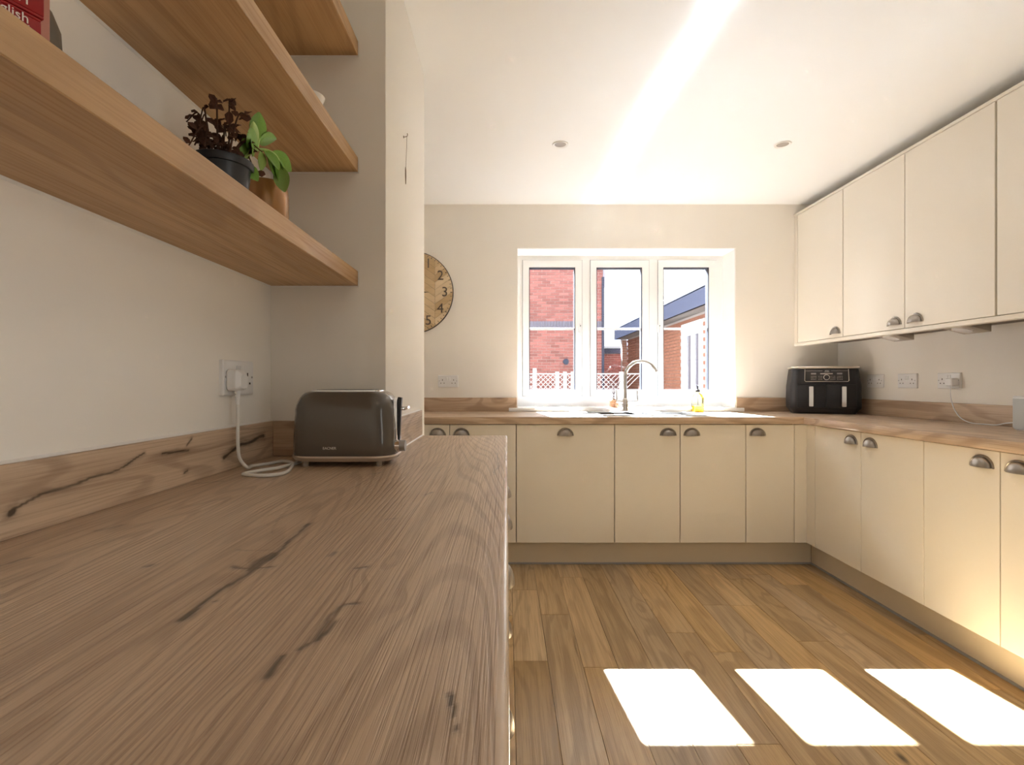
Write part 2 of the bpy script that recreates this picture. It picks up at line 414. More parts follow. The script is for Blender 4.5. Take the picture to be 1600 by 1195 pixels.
# ------------------------------------------------------------------ worktops, upstands
EDGE = 0.0017
def sines(seed, n, fx_, fy_):
    r = np.random.RandomState(seed); k = r.normal(0, 1, (n, 2)); p = r.uniform(0, 2 * PI, n)
    return lambda x, y: sum(np.sin(k[i, 0] * fx_ * x + k[i, 1] * fy_ * y + p[i]) for i in range(n)) / math.sqrt(n)
def seg_dark(x, y, segs):
    wx = sines(21, 12, 60, 40); wy = sines(22, 12, 60, 40); wn = sines(23, 16, 150, 90)
    X = x + .0022 * wx(x, y); Y = y + .005 * wy(x, y); nn = wn(x, y); out = np.zeros_like(x)
    for (A, B, w, sv) in segs:
        ax, ay = A; bx_, by_ = B[0] - ax, B[1] - ay; l2 = bx_ * bx_ + by_ * by_ + 1e-9
        t_ = ((X - ax) * bx_ + (Y - ay) * by_) / l2; h = np.clip(t_, 0, 1)
        d = np.sqrt((X - ax - bx_ * h) ** 2 + (Y - ay - by_ * h) ** 2)
        core = np.clip(1.45 - d / (w * .62 * (.8 + .25 * nn)).clip(w * .3), 0, 1)
        halo = .50 * np.exp(-(d / (w * 2.0)) ** 2)
        out = np.maximum(out, sv * np.maximum(core, halo))
    return out
xs = np.concatenate([np.arange(XL + .0008, PX, .004), np.arange(PX + .0006, EDGE - .006, .003)])
prof = [(EDGE - .006 + .006 * math.sin(a), -.006 + .006 * math.cos(a)) for a in np.linspace(0, PI / 2, 7)] + [(EDGE, WBOT - WTOP), (EDGE - .03, WBOT - WTOP)]
cx_ = np.concatenate([xs, [p[0] for p in prof]]); cz_ = np.concatenate([np.zeros(len(xs)), [p[1] for p in prof]])
ys = np.concatenate([np.linspace(-.75, .22, 16)[:-1], np.arange(.22, PY0 - .002, .003), [PY0 - .0008], np.arange(PY0 + .001, 2.049, .004), [2.05]])
GXm, GYm = np.meshgrid(cx_, ys); GZm = np.tile(cz_, (len(ys), 1))
nx = len(cx_); vs = np.stack([GXm, GYm, GZm], -1).reshape(-1, 3)
fs = [(j * nx + i, j * nx + i + 1, (j + 1) * nx + i + 1, (j + 1) * nx + i) for j in range(len(ys) - 1) for i in range(nx - 1) if not (cx_[i] < PX and ys[j + 1] > PY0 - .0005)]
me = bpy.data.meshes.new('worktop'); me.from_pydata(vs.tolist(), [], fs); me.materials.append(TOPL)
fxv, fyv = vs[:, 0], vs[:, 1]
n1 = sines(5, 14, 9, 2.2); n2 = sines(6, 14, 30, 4.5)
u = fxv + .011 * n1(fxv, fyv)
growth = 80 * .048 * np.clip(1.35 - .75 * fyv, .3, 1.2) * (1 - np.cos(2 * PI * (u + .035) / .23)) + 8.0 * fyv + .45 * n2(fxv, fyv) + 62 * u
for (kx, ky, ka) in ((-.16, .57, 1.6), (-.10, .49, 1.3), (-.19, .33, 2.2), (-.30, .62, 1.2), (-.14, .61, 1.3), (-.25, .80, 1.4), (-.42, .86, 1.0)):
    growth += .55 * ka * np.exp(-((fxv - kx) / .014) ** 2 - ((fyv - ky) / .035) ** 2)
a_ = me.attributes.new('growth', 'FLOAT', 'POINT'); a_.data.foreach_set('value', growth.astype(np.float32))
a_ = me.attributes.new('crack', 'FLOAT', 'POINT'); a_.data.foreach_set('value', seg_dark(fxv, fyv, [(p[:2], q[:2], w, sv) for p, q, w, sv in CR]).astype(np.float32))
me.materials.append(wood('worktop_edge_oak', *TOPC, along=1, rings=10, knots=0, contrast=.6, bump=0.0, rough=.16, spec=.8))
me.polygons.foreach_set('material_index', [1 if (f[0] % nx) >= len(xs) - 1 else 0 for f in fs])
me.polygons.foreach_set('use_smooth', [True] * len(me.polygons)); me.update()
o = thing('worktop', 'long oak-effect worktop in the foreground, under the floating shelves', 'worktop', (0, 0, WTOP))
link('top', me, o)
MB().box(XL + .001, PX, -0.749, PY0 - .001, WBOT - WTOP + .0005, -.001).box(PX, EDGE - .0065, -0.749, 2.0495, WBOT - WTOP + .0005, -.001).build('core', TOPY, o)

SX0, SX1, SY0, SY1 = 0.455, 1.24, 3.24, 3.655     # inset sink cut-out
FE = 3.138
bwt = MB().box(XFAR + .002, SX0, FE, YB - .001, WBOT, WTOP).box(SX1, 1.796, FE, YB - .001, WBOT, WTOP).box(SX0, SX1, FE, SY0, WBOT, WTOP).box(SX0, SX1, SY1, YB - .001, WBOT, WTOP)
tag(bwt.build('worktop', TOPX), 'oak-effect worktop with the inset sink under the window', 'worktop')
tag(MB().box(1.7965, XR - .001, 0.85, YB - .001, WBOT, WTOP).build('worktop', TOPY, bevel=0.003, seg=2), 'oak-effect worktop along the right wall, beneath the wall cabinets', 'worktop')

def upstand(mb, m, label):
    return tag(mb.build('upstand', m, bevel=0.0015, seg=1), label, 'upstand')
UZ = 1.021
def upstand_left(label):
    yy = np.concatenate([np.linspace(-.75, .5, 12)[:-1], np.arange(.5, PY0 - .002, .0025), [PY0 - .0005]])
    sec = [(XL + .012, WTOP + .0005)] + [(XL + .012, z) for z in np.arange(WTOP + .0025, UZ - .002, .0025)] + [(XL + .012, UZ - .0015), (XL + .0105, UZ), (XL + .0005, UZ)]
    V = np.array([(sx, y, sz) for y in yy for sx, sz in sec]); k = len(sec)
    F = [(j * k + i, (j + 1) * k + i, (j + 1) * k + i + 1, j * k + i + 1) for j in range(len(yy) - 1) for i in range(k - 1)]
    me = bpy.data.meshes.new('upstand'); me.from_pydata(V.tolist(), [], F); me.materials.append(UPLM)
    at = me.attributes.new('crack', 'FLOAT', 'POINT'); at.data.foreach_set('value', seg_dark(V[:, 2], V[:, 1], [((A[2], A[1]), (B[2], B[1]), w, sv) for A, B, w, sv in UPL]).astype(np.float32))
    u_ = tag(link('upstand', me), label, 'upstand')
    MB().prism([(XL + .0003, UZ + .0045), (XL + .006, UZ + .0004), (XL + .0003, UZ + .0004)], -.75, PY0 - .001, axis='y').build('sealant_bead', mat('white_sealant', (.82, .80, .77), .5), u_)
upstand_left('long oak-effect upstand on the left wall behind the toaster cord')
upstand(MB().box(XL + .0125, PX + .012, PY0 - .0125, PY0 - .0005, WTOP + .0005, UZ), TOPX, 'short oak-effect upstand on the wall right behind the grey toaster')
pu = upstand(MB().box(PX + .0005, PX + .012, PY0 + .0005, 2.05, WTOP + .0005, UZ), TOPY, 'pale oak-effect upstand on the side of the wall pier, right of the toaster')
MB().prism([(PX + .0003, UZ + .0035), (PX + .008, UZ + .0004), (PX + .0003, UZ + .0004)], PY0 + .001, 2.05, axis='y').prism([(PX + .0122, WTOP + .0003), (PX + .0155, WTOP + .0003), (PX + .0122, WTOP + .004)], PY0 + .001, 2.05, axis='y').build('sealant_bead', MATS['white_sealant'], pu)
upstand(MB().box(XFAR + .001, WX0 - .002, YB - .016, YB - .0005, WTOP + .0005, UZ), TOPX, 'oak-effect upstand on the back wall, left of the window under the socket')
upstand(MB().box(WX1 + .002, XR - .0125, YB - .016, YB - .0005, WTOP + .0005, UZ), TOPX, 'oak-effect upstand on the back wall behind the air fryer')
upstand(MB().box(XR - .016, XR - .0005, 0.85, YB - .0165, WTOP + .0005, UZ), TOPY, 'oak-effect upstand along the right wall below three sockets')

# ------------------------------------------------------------------ cup handle
def cup_handle_meshes():
    n = 22; R = .0515; t = .003
    a = [(R * math.cos(PI * k / n), R * .93 * math.sin(PI * k / n)) for k in range(n + 1)]
    rim = MB()
    prof = [(1.0, 0.0), (1.0, -.003), (.955, -.0065), (.90, -.0055), (.86, -.003), (.80, -.003)]
    rs = [[(px * f, h, pz * f) for (px, pz) in a] for f, h in prof]
    rim.rings(rs, False, False, closed=False)
    r2 = .042; m = 9; cup = MB(); rs = []
    for j in range(m + 1):
        ph = (PI / 2) * j / m
        rr = r2 * math.cos(ph); hh = -.003 - .024 * math.sin(ph)
        rs.append([(max(rr, .0006) * math.cos(PI * k / n), hh, max(rr, .0006) * .95 * math.sin(PI * k / n)) for k in range(n + 1)])
    cup.rings(rs, False, False, closed=False)
    rs2 = [[(x * .93, y + .0018, z * .93) for (x, y, z) in r] for r in rs]
    cup.rings(rs2, False, False, closed=False)
    both = MB().add(rim.v, rim.f).add(cup.v, cup.f)
    return both.mesh('handle', PEWTER, smooth=True, angle=50)
HANDLE = cup_handle_meshes()

DT = 0.019
def door(parent, x0, x1, z0, z1, hx=None, hz=None, name='door', y=0.0, gap=0.0021):
    dm = MB().box(x0 + gap, x1 - gap, y - DT - .001, y - .001, z0, z1)
    dd = dm.build(name, CREAM, parent, bevel=0.0012, seg=1)
    if hx is not None: link('handle', HANDLE, dd, (hx, y - DT - .001, hz))
    return dd

BZ0, BZ1 = 0.155, 0.8735; HZ = 0.807
def base_unit(label, loc, rz, w, doors, depth=0.55, hollow=False, cat='base cabinet', name='base_cabinet', group='cream base cabinets'):
    t = thing(name, label, cat, loc, rz, group)
    if hollow: bd = MB().box(.0005, .018, 0, depth, .152, .8785).box(w - .018, w - .0005, 0, depth, .152, .8785).box(.018, w - .018, 0, depth, .152, .17).box(.018, w - .018, depth - .01, depth, .17, .8785).box(.018, w - .018, 0, .018, .80, .8785)
    else: bd = MB().box(.0005, w - .0005, 0.0, depth, 0.152, 0.8785)
    bd.build('body', GAPSHADE, t)
    x = 0
    for dw, hs in doors:
        hx = None if hs is None else (x + dw / 2 if hs == 'c' else (x + .071 if hs == 'l' else x + dw - .073))
        door(t, x, x + dw, BZ0, BZ1, hx, HZ); x += dw
    return t
def bx(px): return (px - 792) / 256.5
X806, X702 = bx(806.5), bx(702.5)
YB0 = YD + .02                                     # carcass front of the back run (doors stand 20 mm proud)
base_unit('cream base cabinet half hidden behind the pier, below the back-wall socket', (X702 - .4, YB0, 0), 0, .4, [(.4, 'r')])
base_unit('cream base cabinet directly left of the wide dishwasher door', (X702, YB0, 0), 0, X806 - X702, [(X806 - X702, 'l')])
base_unit('wide cream integrated dishwasher door with one centred cup handle', (X806, YB0, 0), 0, .599, [(.599, 'c')], cat='dishwasher', name='integrated_dishwasher', group=None)
xa = X806 + .599
base_unit('double-door cream sink cabinet below the tap, handles side by side', (xa, YB0, 0), 0, .80, [(.40, 'r'), (.40, 'l')], hollow=True)
base_unit('narrow cream base cabinet beside the inner corner, left of the corner post', (xa + .80, YB0, 0), 0, .296, [(.296, 'l')])
xc = xa + 1.096
cp = thing('corner_post', 'cream corner post where the two runs of base cabinets meet', 'corner post', (0, 0, 0))
MB().box(xc + .0015, XD + .019, YD, YD + .018, BZ0, BZ1).build('panel', CREAM, cp, bevel=.001, seg=1)
MB().box(XD, XD + .018, 3.0715, YD - .0003, BZ0, BZ1).build('panel', CREAM, cp, bevel=.001, seg=1)
R90 = -PI / 2
base_unit('double-door cream base cabinet on the right, nearest the corner under the air fryer', (XD + .02, 3.070, 0), R90, .80, [(.397, 'r'), (.403, 'l')])
base_unit('double-door cream base cabinet on the right, cut by the right picture edge', (XD + .02, 2.270, 0), R90, .704, [(.352, 'r'), (.352, 'l')])
base_unit('cream base cabinet on the right, nearest the viewer and mostly out of view', (XD + .02, 1.566, 0), R90, .70, [(.35, 'r'), (.35, 'l')])

def plinth(mb, sb, label):
    t = thing('plinth', label, 'plinth')
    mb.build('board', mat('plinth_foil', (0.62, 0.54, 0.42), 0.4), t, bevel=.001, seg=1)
    sb.build('seal_strip', SEALG, t)
YP, XP = YD + .07, XD + .07
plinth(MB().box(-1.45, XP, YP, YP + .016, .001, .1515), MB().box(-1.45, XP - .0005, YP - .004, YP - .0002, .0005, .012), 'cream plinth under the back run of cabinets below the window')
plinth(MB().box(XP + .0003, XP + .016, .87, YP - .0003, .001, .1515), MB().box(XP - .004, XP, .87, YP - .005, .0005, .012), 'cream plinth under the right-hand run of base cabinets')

# drawer units under the left worktop (fronts face +x)
for k, (y0, lab) in enumerate(((.85, 'cream drawer unit under the near worktop, largest handle of the three'), (1.25, 'cream drawer unit under the near worktop, middle handle of the three'), (1.65, 'cream drawer unit under the near worktop, farthest and smallest handle'))):
    t = thing('drawer_unit', lab, 'drawer unit', (-.031, y0, 0), PI / 2, 'drawer units under the near worktop')
    bd = .55 if y0 + .4 < PY0 - .01 else .29
    MB().box(.0005, .3995, 0, bd, .152, .8785).build('body', GAPSHADE, t)
    for (a, b, hz) in ((.595, .876, .725), (.155, .591, .43)):
        dm = MB().box(.0016, .3984, -DT - .001, -.001, a, b); dr = dm.build('drawer', CREAM, t, bevel=.0012, seg=1)
        link('handle', HANDLE, dr, (.2, -DT - .001, hz))
tl = MB().box(-.10, -.086, .85, 2.05, .001, .1515)
tp = thing('plinth', 'cream plinth under the near drawer units, hidden below the worktop edge', 'plinth'); tl.build('board', MATS['plinth_foil'], tp)
tag(MB().box(PX + .004, -.033, 2.0502, 2.068, .001, .8785).build('end_panel', CREAM, bevel=.001), 'cream end panel closing the near drawer units by the pier', 'end panel')

# ------------------------------------------------------------------ wall cabinets
XU = 2.079; UZ0, UZ1 = 1.413, 2.328
def wall_unit(label, y0, doors):
    t = thing('wall_cabinet', label, 'wall cabinet', (XU + .02, y0, 0), R90, 'cream wall cabinets')
    w = sum(d[0] for d in doors)
    MB().box(.0005, w - .0005, 0, XR - XU - .0205, UZ0, UZ1).build('body', GAPSHADE, t)
    x = 0
    for dw, hs in doors:
        door(t, x, x + dw, UZ0 + .002, UZ1 - .001, x + .07 if hs == 'l' else x + dw - .072, 1.437); x += dw
wall_unit('single-door cream wall cabinet above the air fryer, at the back wall', 3.707, [(.498, 'r')])
wall_unit('double-door cream wall cabinet in the middle, handles side by side', 3.207, [(.498, 'r'), (.502, 'l')])
wall_unit('cream wall cabinet at the right picture edge, right of a dark gap', 2.2015, [(.5, 'r'), (.5, 'l')])
tag(MB().box(XU, XR - .001, 3.709, YB - .001, UZ0, UZ1 + .0).build('end_panel', CREAM, bevel=.001), 'narrow cream end panel between the wall cabinets and the back wall', 'end panel')
tag(MB().box(XU - .004, XR - .001, 1.20, YB - .001, UZ1 + .001, UZ1 + .016).build('cornice', CREAM, bevel=.001), 'slim cream cornice strip along the top of the wall cabinets', 'cornice')
tag(MB().box(XU - .002, XU + .045, 1.20, YB - .001, UZ0 - .022, UZ0 - .001).build('light_pelmet', CREAM, bevel=.001), 'slim cream light pelmet along the bottom of the wall cabinets', 'pelmet')
WEDGE = mat('grey_light_body', (0.42, 0.37, 0.31), 0.4, metal=0.6)
LENS = mat('frosted_lens', (0.75, 0.72, 0.70), 0.15, spec=0.7)
for k, (yy, lab) in enumerate(((3.02, 'wedge-shaped under-cabinet light nearest the air fryer'), (2.55, 'wedge-shaped under-cabinet light in the middle of the pelmet'), (2.02, 'wedge-shaped under-cabinet light at the right picture edge'))):
    t = thing('cabinet_light', lab, 'light', (2.24, yy, UZ0), 0, 'under-cabinet wedge lights')
    # triangular section: flat top on the cabinet, sloping lens face towards the room
    MB().prism([(-.075, -.001), (.075, -.001), (.075, -.040)], -.075, .075, axis='y').build('housing', WEDGE, t, bevel=.003)
    d = Vector((.15, 0, -.049)).normalized(); nrm = Vector((-.039, 0, -.15)).normalized()
    c = Vector((.0, 0, -.0215))
    MB().cyl(c - nrm * .002, c + nrm * .006, .045, .040, n=28).build('lens', LENS, t, smooth=True)

# ------------------------------------------------------------------ floating shelves
for z0, z1, lab in ((1.407, 1.449, 'lowest floating oak shelf, holding the plant pot and glass'), (1.732, 1.774, 'middle floating oak shelf, directly above the plant'), (2.065, 2.107, 'topmost floating oak shelf, near the ceiling')):
    m = MB().box(XL + .0006, -.426, -.75, PY0 - .0008, z0, z1)
    so = tag(m.build('floating_shelf', OAK, bevel=.0012, seg=1), lab, 'shelf', 'floating oak shelves')
    bd = MB().prism([(XL + .0003, z0 - .0045), (XL + .0045, z0 - .0004), (XL + .0003, z0 - .0004)], -.75, PY0 - .001, axis='y')
    bd.prism([(PY0 - .0003, z0 - .0035), (PY0 - .004, z0 - .0003), (PY0 - .0003, z0 - .0003)], XL + .004, -.424, axis='x').box(-.4255, -.4235, PY0 - .002, PY0 - .0003, z0 - .002, z1 + .002)
    bd.build('sealant_bead', mat('white_sealant', (.82, .80, .77), .5), so)

# ------------------------------------------------------------------ sockets
def socket(label, loc, rz):
    t = thing('double_socket', label, 'socket', loc, rz, 'double wall sockets')
    MB().loft([(0, 0, 0, .073, .043, .004), (-.008, 0, 0, .073, .043, .004), (-.0105, 0, 0, .070, .040, .003)], axis='y').build('plate', WHITEP, t, smooth=True)
    for s in (-1, 1):
        MB().box(s * .0085 - .007, s * .0085 + .007, -.0135, -.0095, .006, .030).build('switch', WHITEP, t, bevel=.0012)
        cx = s * .040
        h = MB().box(cx - .0022, cx + .0022, -.0111, -.0100, .004, .013)
        h.box(cx - .0145, cx - .0085, -.0111, -.0100, -.0165, -.0115).box(cx + .0085, cx + .0145, -.0111, -.0100, -.0165, -.0115)
        h.build('pin_holes', DARKGAP, t)
        MB().cyl((s * .0625, -.0115, .002), (s * .0625, -.010, .002), .0028, n=12).build('screw', STEEL, t)
    return t
R270 = PI / 2
socket('double socket on the left wall with the toaster plug in it', (XL, 1.292, 1.142), PI / 2)
socket('double socket on the back wall between the clock and the window', (-.4245, YB, 1.14), 0)
socket('shadowed double socket beside the air fryer, partly hidden by it', (XR, 3.362, 1.14), -PI / 2)
socket('unused double socket, second from the corner on the right wall', (XR, 3.092, 1.14), -PI / 2)
socket('double socket with a white charger plugged in, nearest on the right wall', (XR, 2.80, 1.14), -PI / 2)

# ------------------------------------------------------------------ toaster
TAUPE = mat('taupe_enamel', (0.105, 0.088, 0.072), 0.22, coat=0.5)
BASEC = mat('cream_metal', (0.50, 0.42, 0.34), 0.30, metal=0.5)
t = thing('toaster', 'glossy taupe two-slice toaster, white cord plugged in, on the near worktop', 'toaster', (-.413, 1.352, WTOP))
hx, hy = .130, .078
lv = [(.024, 0, 0, hx - .004, hy - .004, .05), (.028, 0, 0, hx, hy, .054), (.06, 0, 0, hx, hy, .054), (.10, 0, 0, hx - .001, hy - .001, .054), (.13, 0, 0, hx - .004, hy - .003, .053)]
for k in range(1, 9):
    a = (PI / 2) * k / 8; lv.append((.13 + .057 * math.sin(a), 0, 0, hx - .004 - .034 * (1 - math.cos(a)), hy - .003 - .034 * (1 - math.cos(a)), .05 - .018 * (1 - math.cos(a))))
MB().loft(lv, n=8).build('body', TAUPE, t, smooth=True, angle=60)
MB().loft([(.012, 0, 0, hx - .016, hy - .016, .045), (.014, 0, 0, hx - .004, hy - .004, .05), (.0235, 0, 0, hx + .002, hy + .002, .055), (.0275, 0, 0, hx + .001, hy + .001, .055)], n=8).build('base_plate', BASEC, t, smooth=True)
MB().loft([(.1868, 0, 0, .088, .038, .015), (.1895, 0, 0, .088, .038, .015), (.1905, 0, 0, .085, .035, .015)], n=6).build('top_plate', CHROME, t, smooth=True)
for s in (-1, 1): MB().box(-.072, .072, s * .018 - .011, s * .018 + .011, .1906, .1912).build('slot', BLACKP, t)
for sx in (-1, 1):
    for sy in (-1, 1): MB().cyl((sx * .092, sy * .05, 0), (sx * .092, sy * .05, .0125), .0075, .008, n=14).build('foot', mat('foot_rubber', (0.35, 0.28, 0.22), 0.6), t, smooth=True)
MB().loft([(.124, 0, .105, .028, .066, .012), (.1315, 0, .105, .026, .064, .012)], axis='x').build('side_trim', CHROME, t, smooth=True)
MB().add([(.1300, -.009, .052), (.1300, .009, .052), (.1300, .009, .172), (.1300, -.009, .172), (.1335, -.006, .052), (.1335, .006, .052), (.1400, .008, .170), (.1400, -.008, .170)],
         [(0, 1, 2, 3), (4, 7, 6, 5), (0, 4, 5, 1), (1, 5, 6, 2), (2, 6, 7, 3), (3, 7, 4, 0)]).build('lever_slot', BLACKP, t, bevel=.001)
MB().loft([(.134, 0, .142, .004, .0045, .003), (.148, 0, .142, .012, .0045, .004), (.157, 0, .145, .013, .003, .003)], axis='x').build('lever', CHROME, t, smooth=True)
kb = MB().cyl((.128, -.022, .048), (.139, -.022, .048), .0165, .0165, n=26).build('dial_collar', CHROME, t, smooth=True)
MB().cyl((.139, -.022, .048), (.153, -.022, .048), .0145, .0138, n=26).build('dial', STEEL, t, smooth=True)
link('lettering', text_mesh('EACNER', .0088, mat('silver_print', (0.62, 0.56, 0.48), 0.35, metal=0.3)), t, (-.023, -hy - .0003, .0475), (PI / 2, 0, 0))

# toaster cord
PO = Vector((XL, 1.251, 1.132)); TO = Vector((-.413, 1.352, WTOP))
def L_(p): return tuple(Vector(p) - TO)
def sh(mb):
    mb.v = [tuple(Vector(v) + PO - TO) for v in mb.v]; return mb
sh(MB().loft([(.0112, .0, .004, .022, .022, .008), (.016, 0, .004, .025, .026, .010), (.034, 0, .004, .024, .025, .010), (.044, 0, .001, .016, .017, .010)], axis='x', n=5)).build('plug', WHITEP, t, smooth=True)
sr = MB()
for k in range(4): sr.cyl((.028, 0, -.022 - k * .008), (.028, 0, -.028 - k * .008), .0065 - k * .0006, n=14)
sr.cyl((.028, 0, -.018), (.028, 0, -.055), .0042, n=12)
sh(sr).build('strain_relief', WHITEP, t, smooth=True)
zc = WTOP + .0042
def wk(x, y, z=zc):                  # worktop point under a photo position
    Y = (CAMZ - z) * 810 / (y - 598); return ((x - 792) * Y / 810, Y, z)
pts = [(XL + .028, 1.251, 1.10), (XL + .028, 1.251, 1.03), (XL + .031, 1.245, .985), (XL + .040, 1.236, .950), (XL + .060, 1.232, .929), wk(395, 728), wk(418, 725), wk(440, 721), wk(455, 723), wk(457, 727), wk(447, 738), wk(420, 743), wk(384, 742), wk(384, 739.5), wk(410, 735, zc + .002), wk(440, 730, zc + .002), (-.53, 1.36, zc + .001), (-.50, 1.405, zc + .004)]
MB().tube([L_(p) for p in bez(pts, 9)], .0040, n=10).build('cord', mat('white_cord', (0.74, 0.72, 0.68), 0.45), t, smooth=True)

# ------------------------------------------------------------------ things on the shelves
SH1 = 1.449; SH2 = 1.774
# plant
t = thing('potted_plant', 'black nursery pot with dead brown stems and a green leafy shoot', 'potted plant', (-.535, .975, SH1))
MB().lathe([(.037, 0), (.039, .004), (.049, .083), (.053, .083), (.054, .085), (.054, .096), (.0515, .098), (.049, .096), (.047, .075)], n=32, cap1=False).build('pot', BLACKP, t, smooth=True)
MB().lathe([(.0475, .076), (.03, .082), (.008, .084)], n=24, cap0=False).build('soil', mat('soil', (0.03, 0.02, 0.014), 0.95, bump=.6, bscale=90), t, smooth=True)
DEAD = mat('dead_stem', (0.060, 0.022, 0.010), 0.8); DEADL = mat('dead_leaf', (0.075, 0.027, 0.012), 0.8)
LEAFG = mat('leaf_green', (0.17, 0.34, 0.05), 0.45, var=.3, vscale=30, sub=.1); LEAFP = mat('leaf_pale_green', (0.30, 0.44, 0.12), 0.45, var=.25, vscale=30)
rnd = random.Random(3)
dl = MB()
def dleaf(mb, c, s, r):
    ax = Vector((r.uniform(-1, 1), r.uniform(-1, 1), r.uniform(-.8, .5))).normalized(); b = ax.orthogonal().normalized(); n = ax.cross(b)
    c = Vector(c)
    q = [c, c + ax * s * .35 + b * s * .35 + n * s * .12, c + ax * s * .8 + b * s * .22 - n * s * .1, c + ax * s * 1.0, c + ax * s * .7 - b * s * .3 + n * s * .12, c + ax * s * .3 - b * s * .28]
    mb.add(q + [p + n * .0008 for p in q], [(0, 1, 2, 3, 4, 5), (11, 10, 9, 8, 7, 6)] + [(i, (i + 1) % 6, 6 + (i + 1) % 6, 6 + i) for i in range(6)])
for k in range(17):
    a = rnd.uniform(0, 2 * PI); r0 = rnd.uniform(.004, .034); h = rnd.uniform(.055, .125) if k else .145; bend = rnd.uniform(.012, .055)
    p0 = Vector((r0 * math.cos(a), r0 * math.sin(a), .078)); out = Vector((math.cos(a + rnd.uniform(-.8, .8)), math.sin(a), 0)) * bend
    if k == 0: out *= .1
    tip = Vector((0, 0, -rnd.uniform(.0, .06) if k else 0))
    path = bez([p0, p0 + out * .15 + Vector((0, 0, h * .5)), p0 + out * .55 + Vector((0, 0, h)), p0 + out * 1.1 + Vector((0, 0, h * .98)) + tip], 6)
    MB().tube(path, .0014, n=6, rr=[.0022 - .0012 * i / len(path) for i in range(len(path))]).build('dead_stem', DEAD, t, smooth=True)
    for q in range(7): dleaf(dl, path[rnd.randrange(4, len(path))], rnd.uniform(.011, .022), rnd)
for k in range(34):
    a = rnd.uniform(0, 2 * PI); q = rnd.uniform(.0, .042)
    dleaf(dl, (q * math.cos(a), q * math.sin(a), rnd.uniform(.09, .19)), rnd.uniform(.012, .024), rnd)
dl.build('dead_leaves', DEADL, t)
def leaf_mesh(m):
    mb = MB(); n = 8; rows = []
    for i in range(n + 1):
        u = i / n; w = .5 * math.sin(PI * min(1, u * .93 + .05)) ** .75 * .62
        z = -.22 * u * u
        rows.append([(u, -w, z + .08 * w * 2), (u, -w * .5, z + .01), (u, 0, z - .03), (u, w * .5, z + .01), (u, w, z + .08 * w * 2)])
    for sgn in (0, 1):
        o = len(mb.v)
        for r in rows: mb.v += [(p[0], p[1], p[2] - .035 * sgn * math.sin(PI * min(.98, max(.02, p[0])))) for p in r]
        for i in range(n):
            for j in range(4): mb.f.append((o + i * 5 + j, o + (i + 1) * 5 + j, o + (i + 1) * 5 + j + 1, o + i * 5 + j + 1))
    return mb.mesh('leaf', m, smooth=True, angle=80)
LM, LM2 = leaf_mesh(LEAFG), leaf_mesh(LEAFP)
sp = bez([(.014, .012, .08), (.032, .022, .115), (.046, .042, .138), (.056, .068, .147), (.064, .085, .143), (.068, .094, .125)], 8)
MB().tube(sp, .0028, n=8).build('green_stem', LEAFP, t, smooth=True)
MB().tube(bez([sp[16], (.046, .044, .152), (.047, .046, .162)], 6), .0024, n=8).build('green_stem', LEAFP, t, smooth=True)
def leaf(p, d, s, roll=0.0, m=None):
    d = Vector(d).normalized(); q = d.to_track_quat('X', 'Z'); q = q @ Matrix.Rotation(roll, 3, 'X').to_quaternion()
    o = link('leaf', m or LM, t, p); o.rotation_mode = 'QUATERNION'; o.rotation_quaternion = q; o.scale = (s, s * 1.1, s)
leaf((.047, .046, .158), (-.05, -.12, 1), .050, 1.3); leaf((.047, .048, .158), (.15, .75, .55), .046, -.9); leaf((.046, .042, .146), (-.05, -1, .05), .056, 1.3)
leaf((.044, .040, .142), (.05, -.85, -.4), .048, 1.5); leaf((.046, .042, .150), (-.1, -.6, .75), .040, 1.4, LM2); leaf((.052, .058, .146), (.55, .1, -.55), .044, .6)
leaf((.056, .066, .148), (.25, .35, -.75), .050, 1.2); leaf((.06, .075, .147), (.1, .85, -.15), .056, -1.0); leaf((.062, .08, .146), (.2, .75, -.5), .054, .9)
leaf((.064, .085, .142), (.2, .35, -.95), .050, 1.3, LM); leaf((.068, .093, .127), (.1, -.05, -1), .050, 1.2, LM2); leaf((.05, .048, .138), (.1, .15, -1), .036, 1.2, LM2)
leaf((.024, .015, .095), (.3, -.9, .3), .030, 1.2, LM2); leaf((.030, .018, .100), (.8, -.1, -.75), .040, .9); leaf((.012, -.01, .084), (.3, -.8, .6), .028, 1.2, LM2); leaf((.032, .03, .115), (-.1, -.4, .95), .036, 1.2)
# amber glass
AMB = bpy.data.materials.new('amber_glass'); AMB.use_nodes = True
b = AMB.node_tree.nodes['Principled BSDF']; b.inputs['Base Color'].default_value = (0.62, 0.33, 0.13, 1); b.inputs['Roughness'].default_value = .12; b.inputs['Transmission Weight'].default_value = .55; b.inputs['Metallic'].default_value = .15
t = thing('candle_glass', 'amber frosted glass tumbler beside the plant pot on the shelf', 'candle holder', (-.528, 1.135, SH1))
MB().lathe([(.038, 0), (.044, .004), (.047, .03), (.0475, .085), (.044, .114), (.0425, .114), (.0455, .085), (.045, .03), (.041, .010), (.005, .009)], n=36, cap1=True).build('glass', AMB, t, smooth=True, angle=60)
MB().lathe([(.0435, .0105), (.0445, .03), (.0445, .045), (.005, .046)], n=28).build('wax', mat('candle_wax', (0.42, 0.24, 0.12), .5), t, smooth=True)
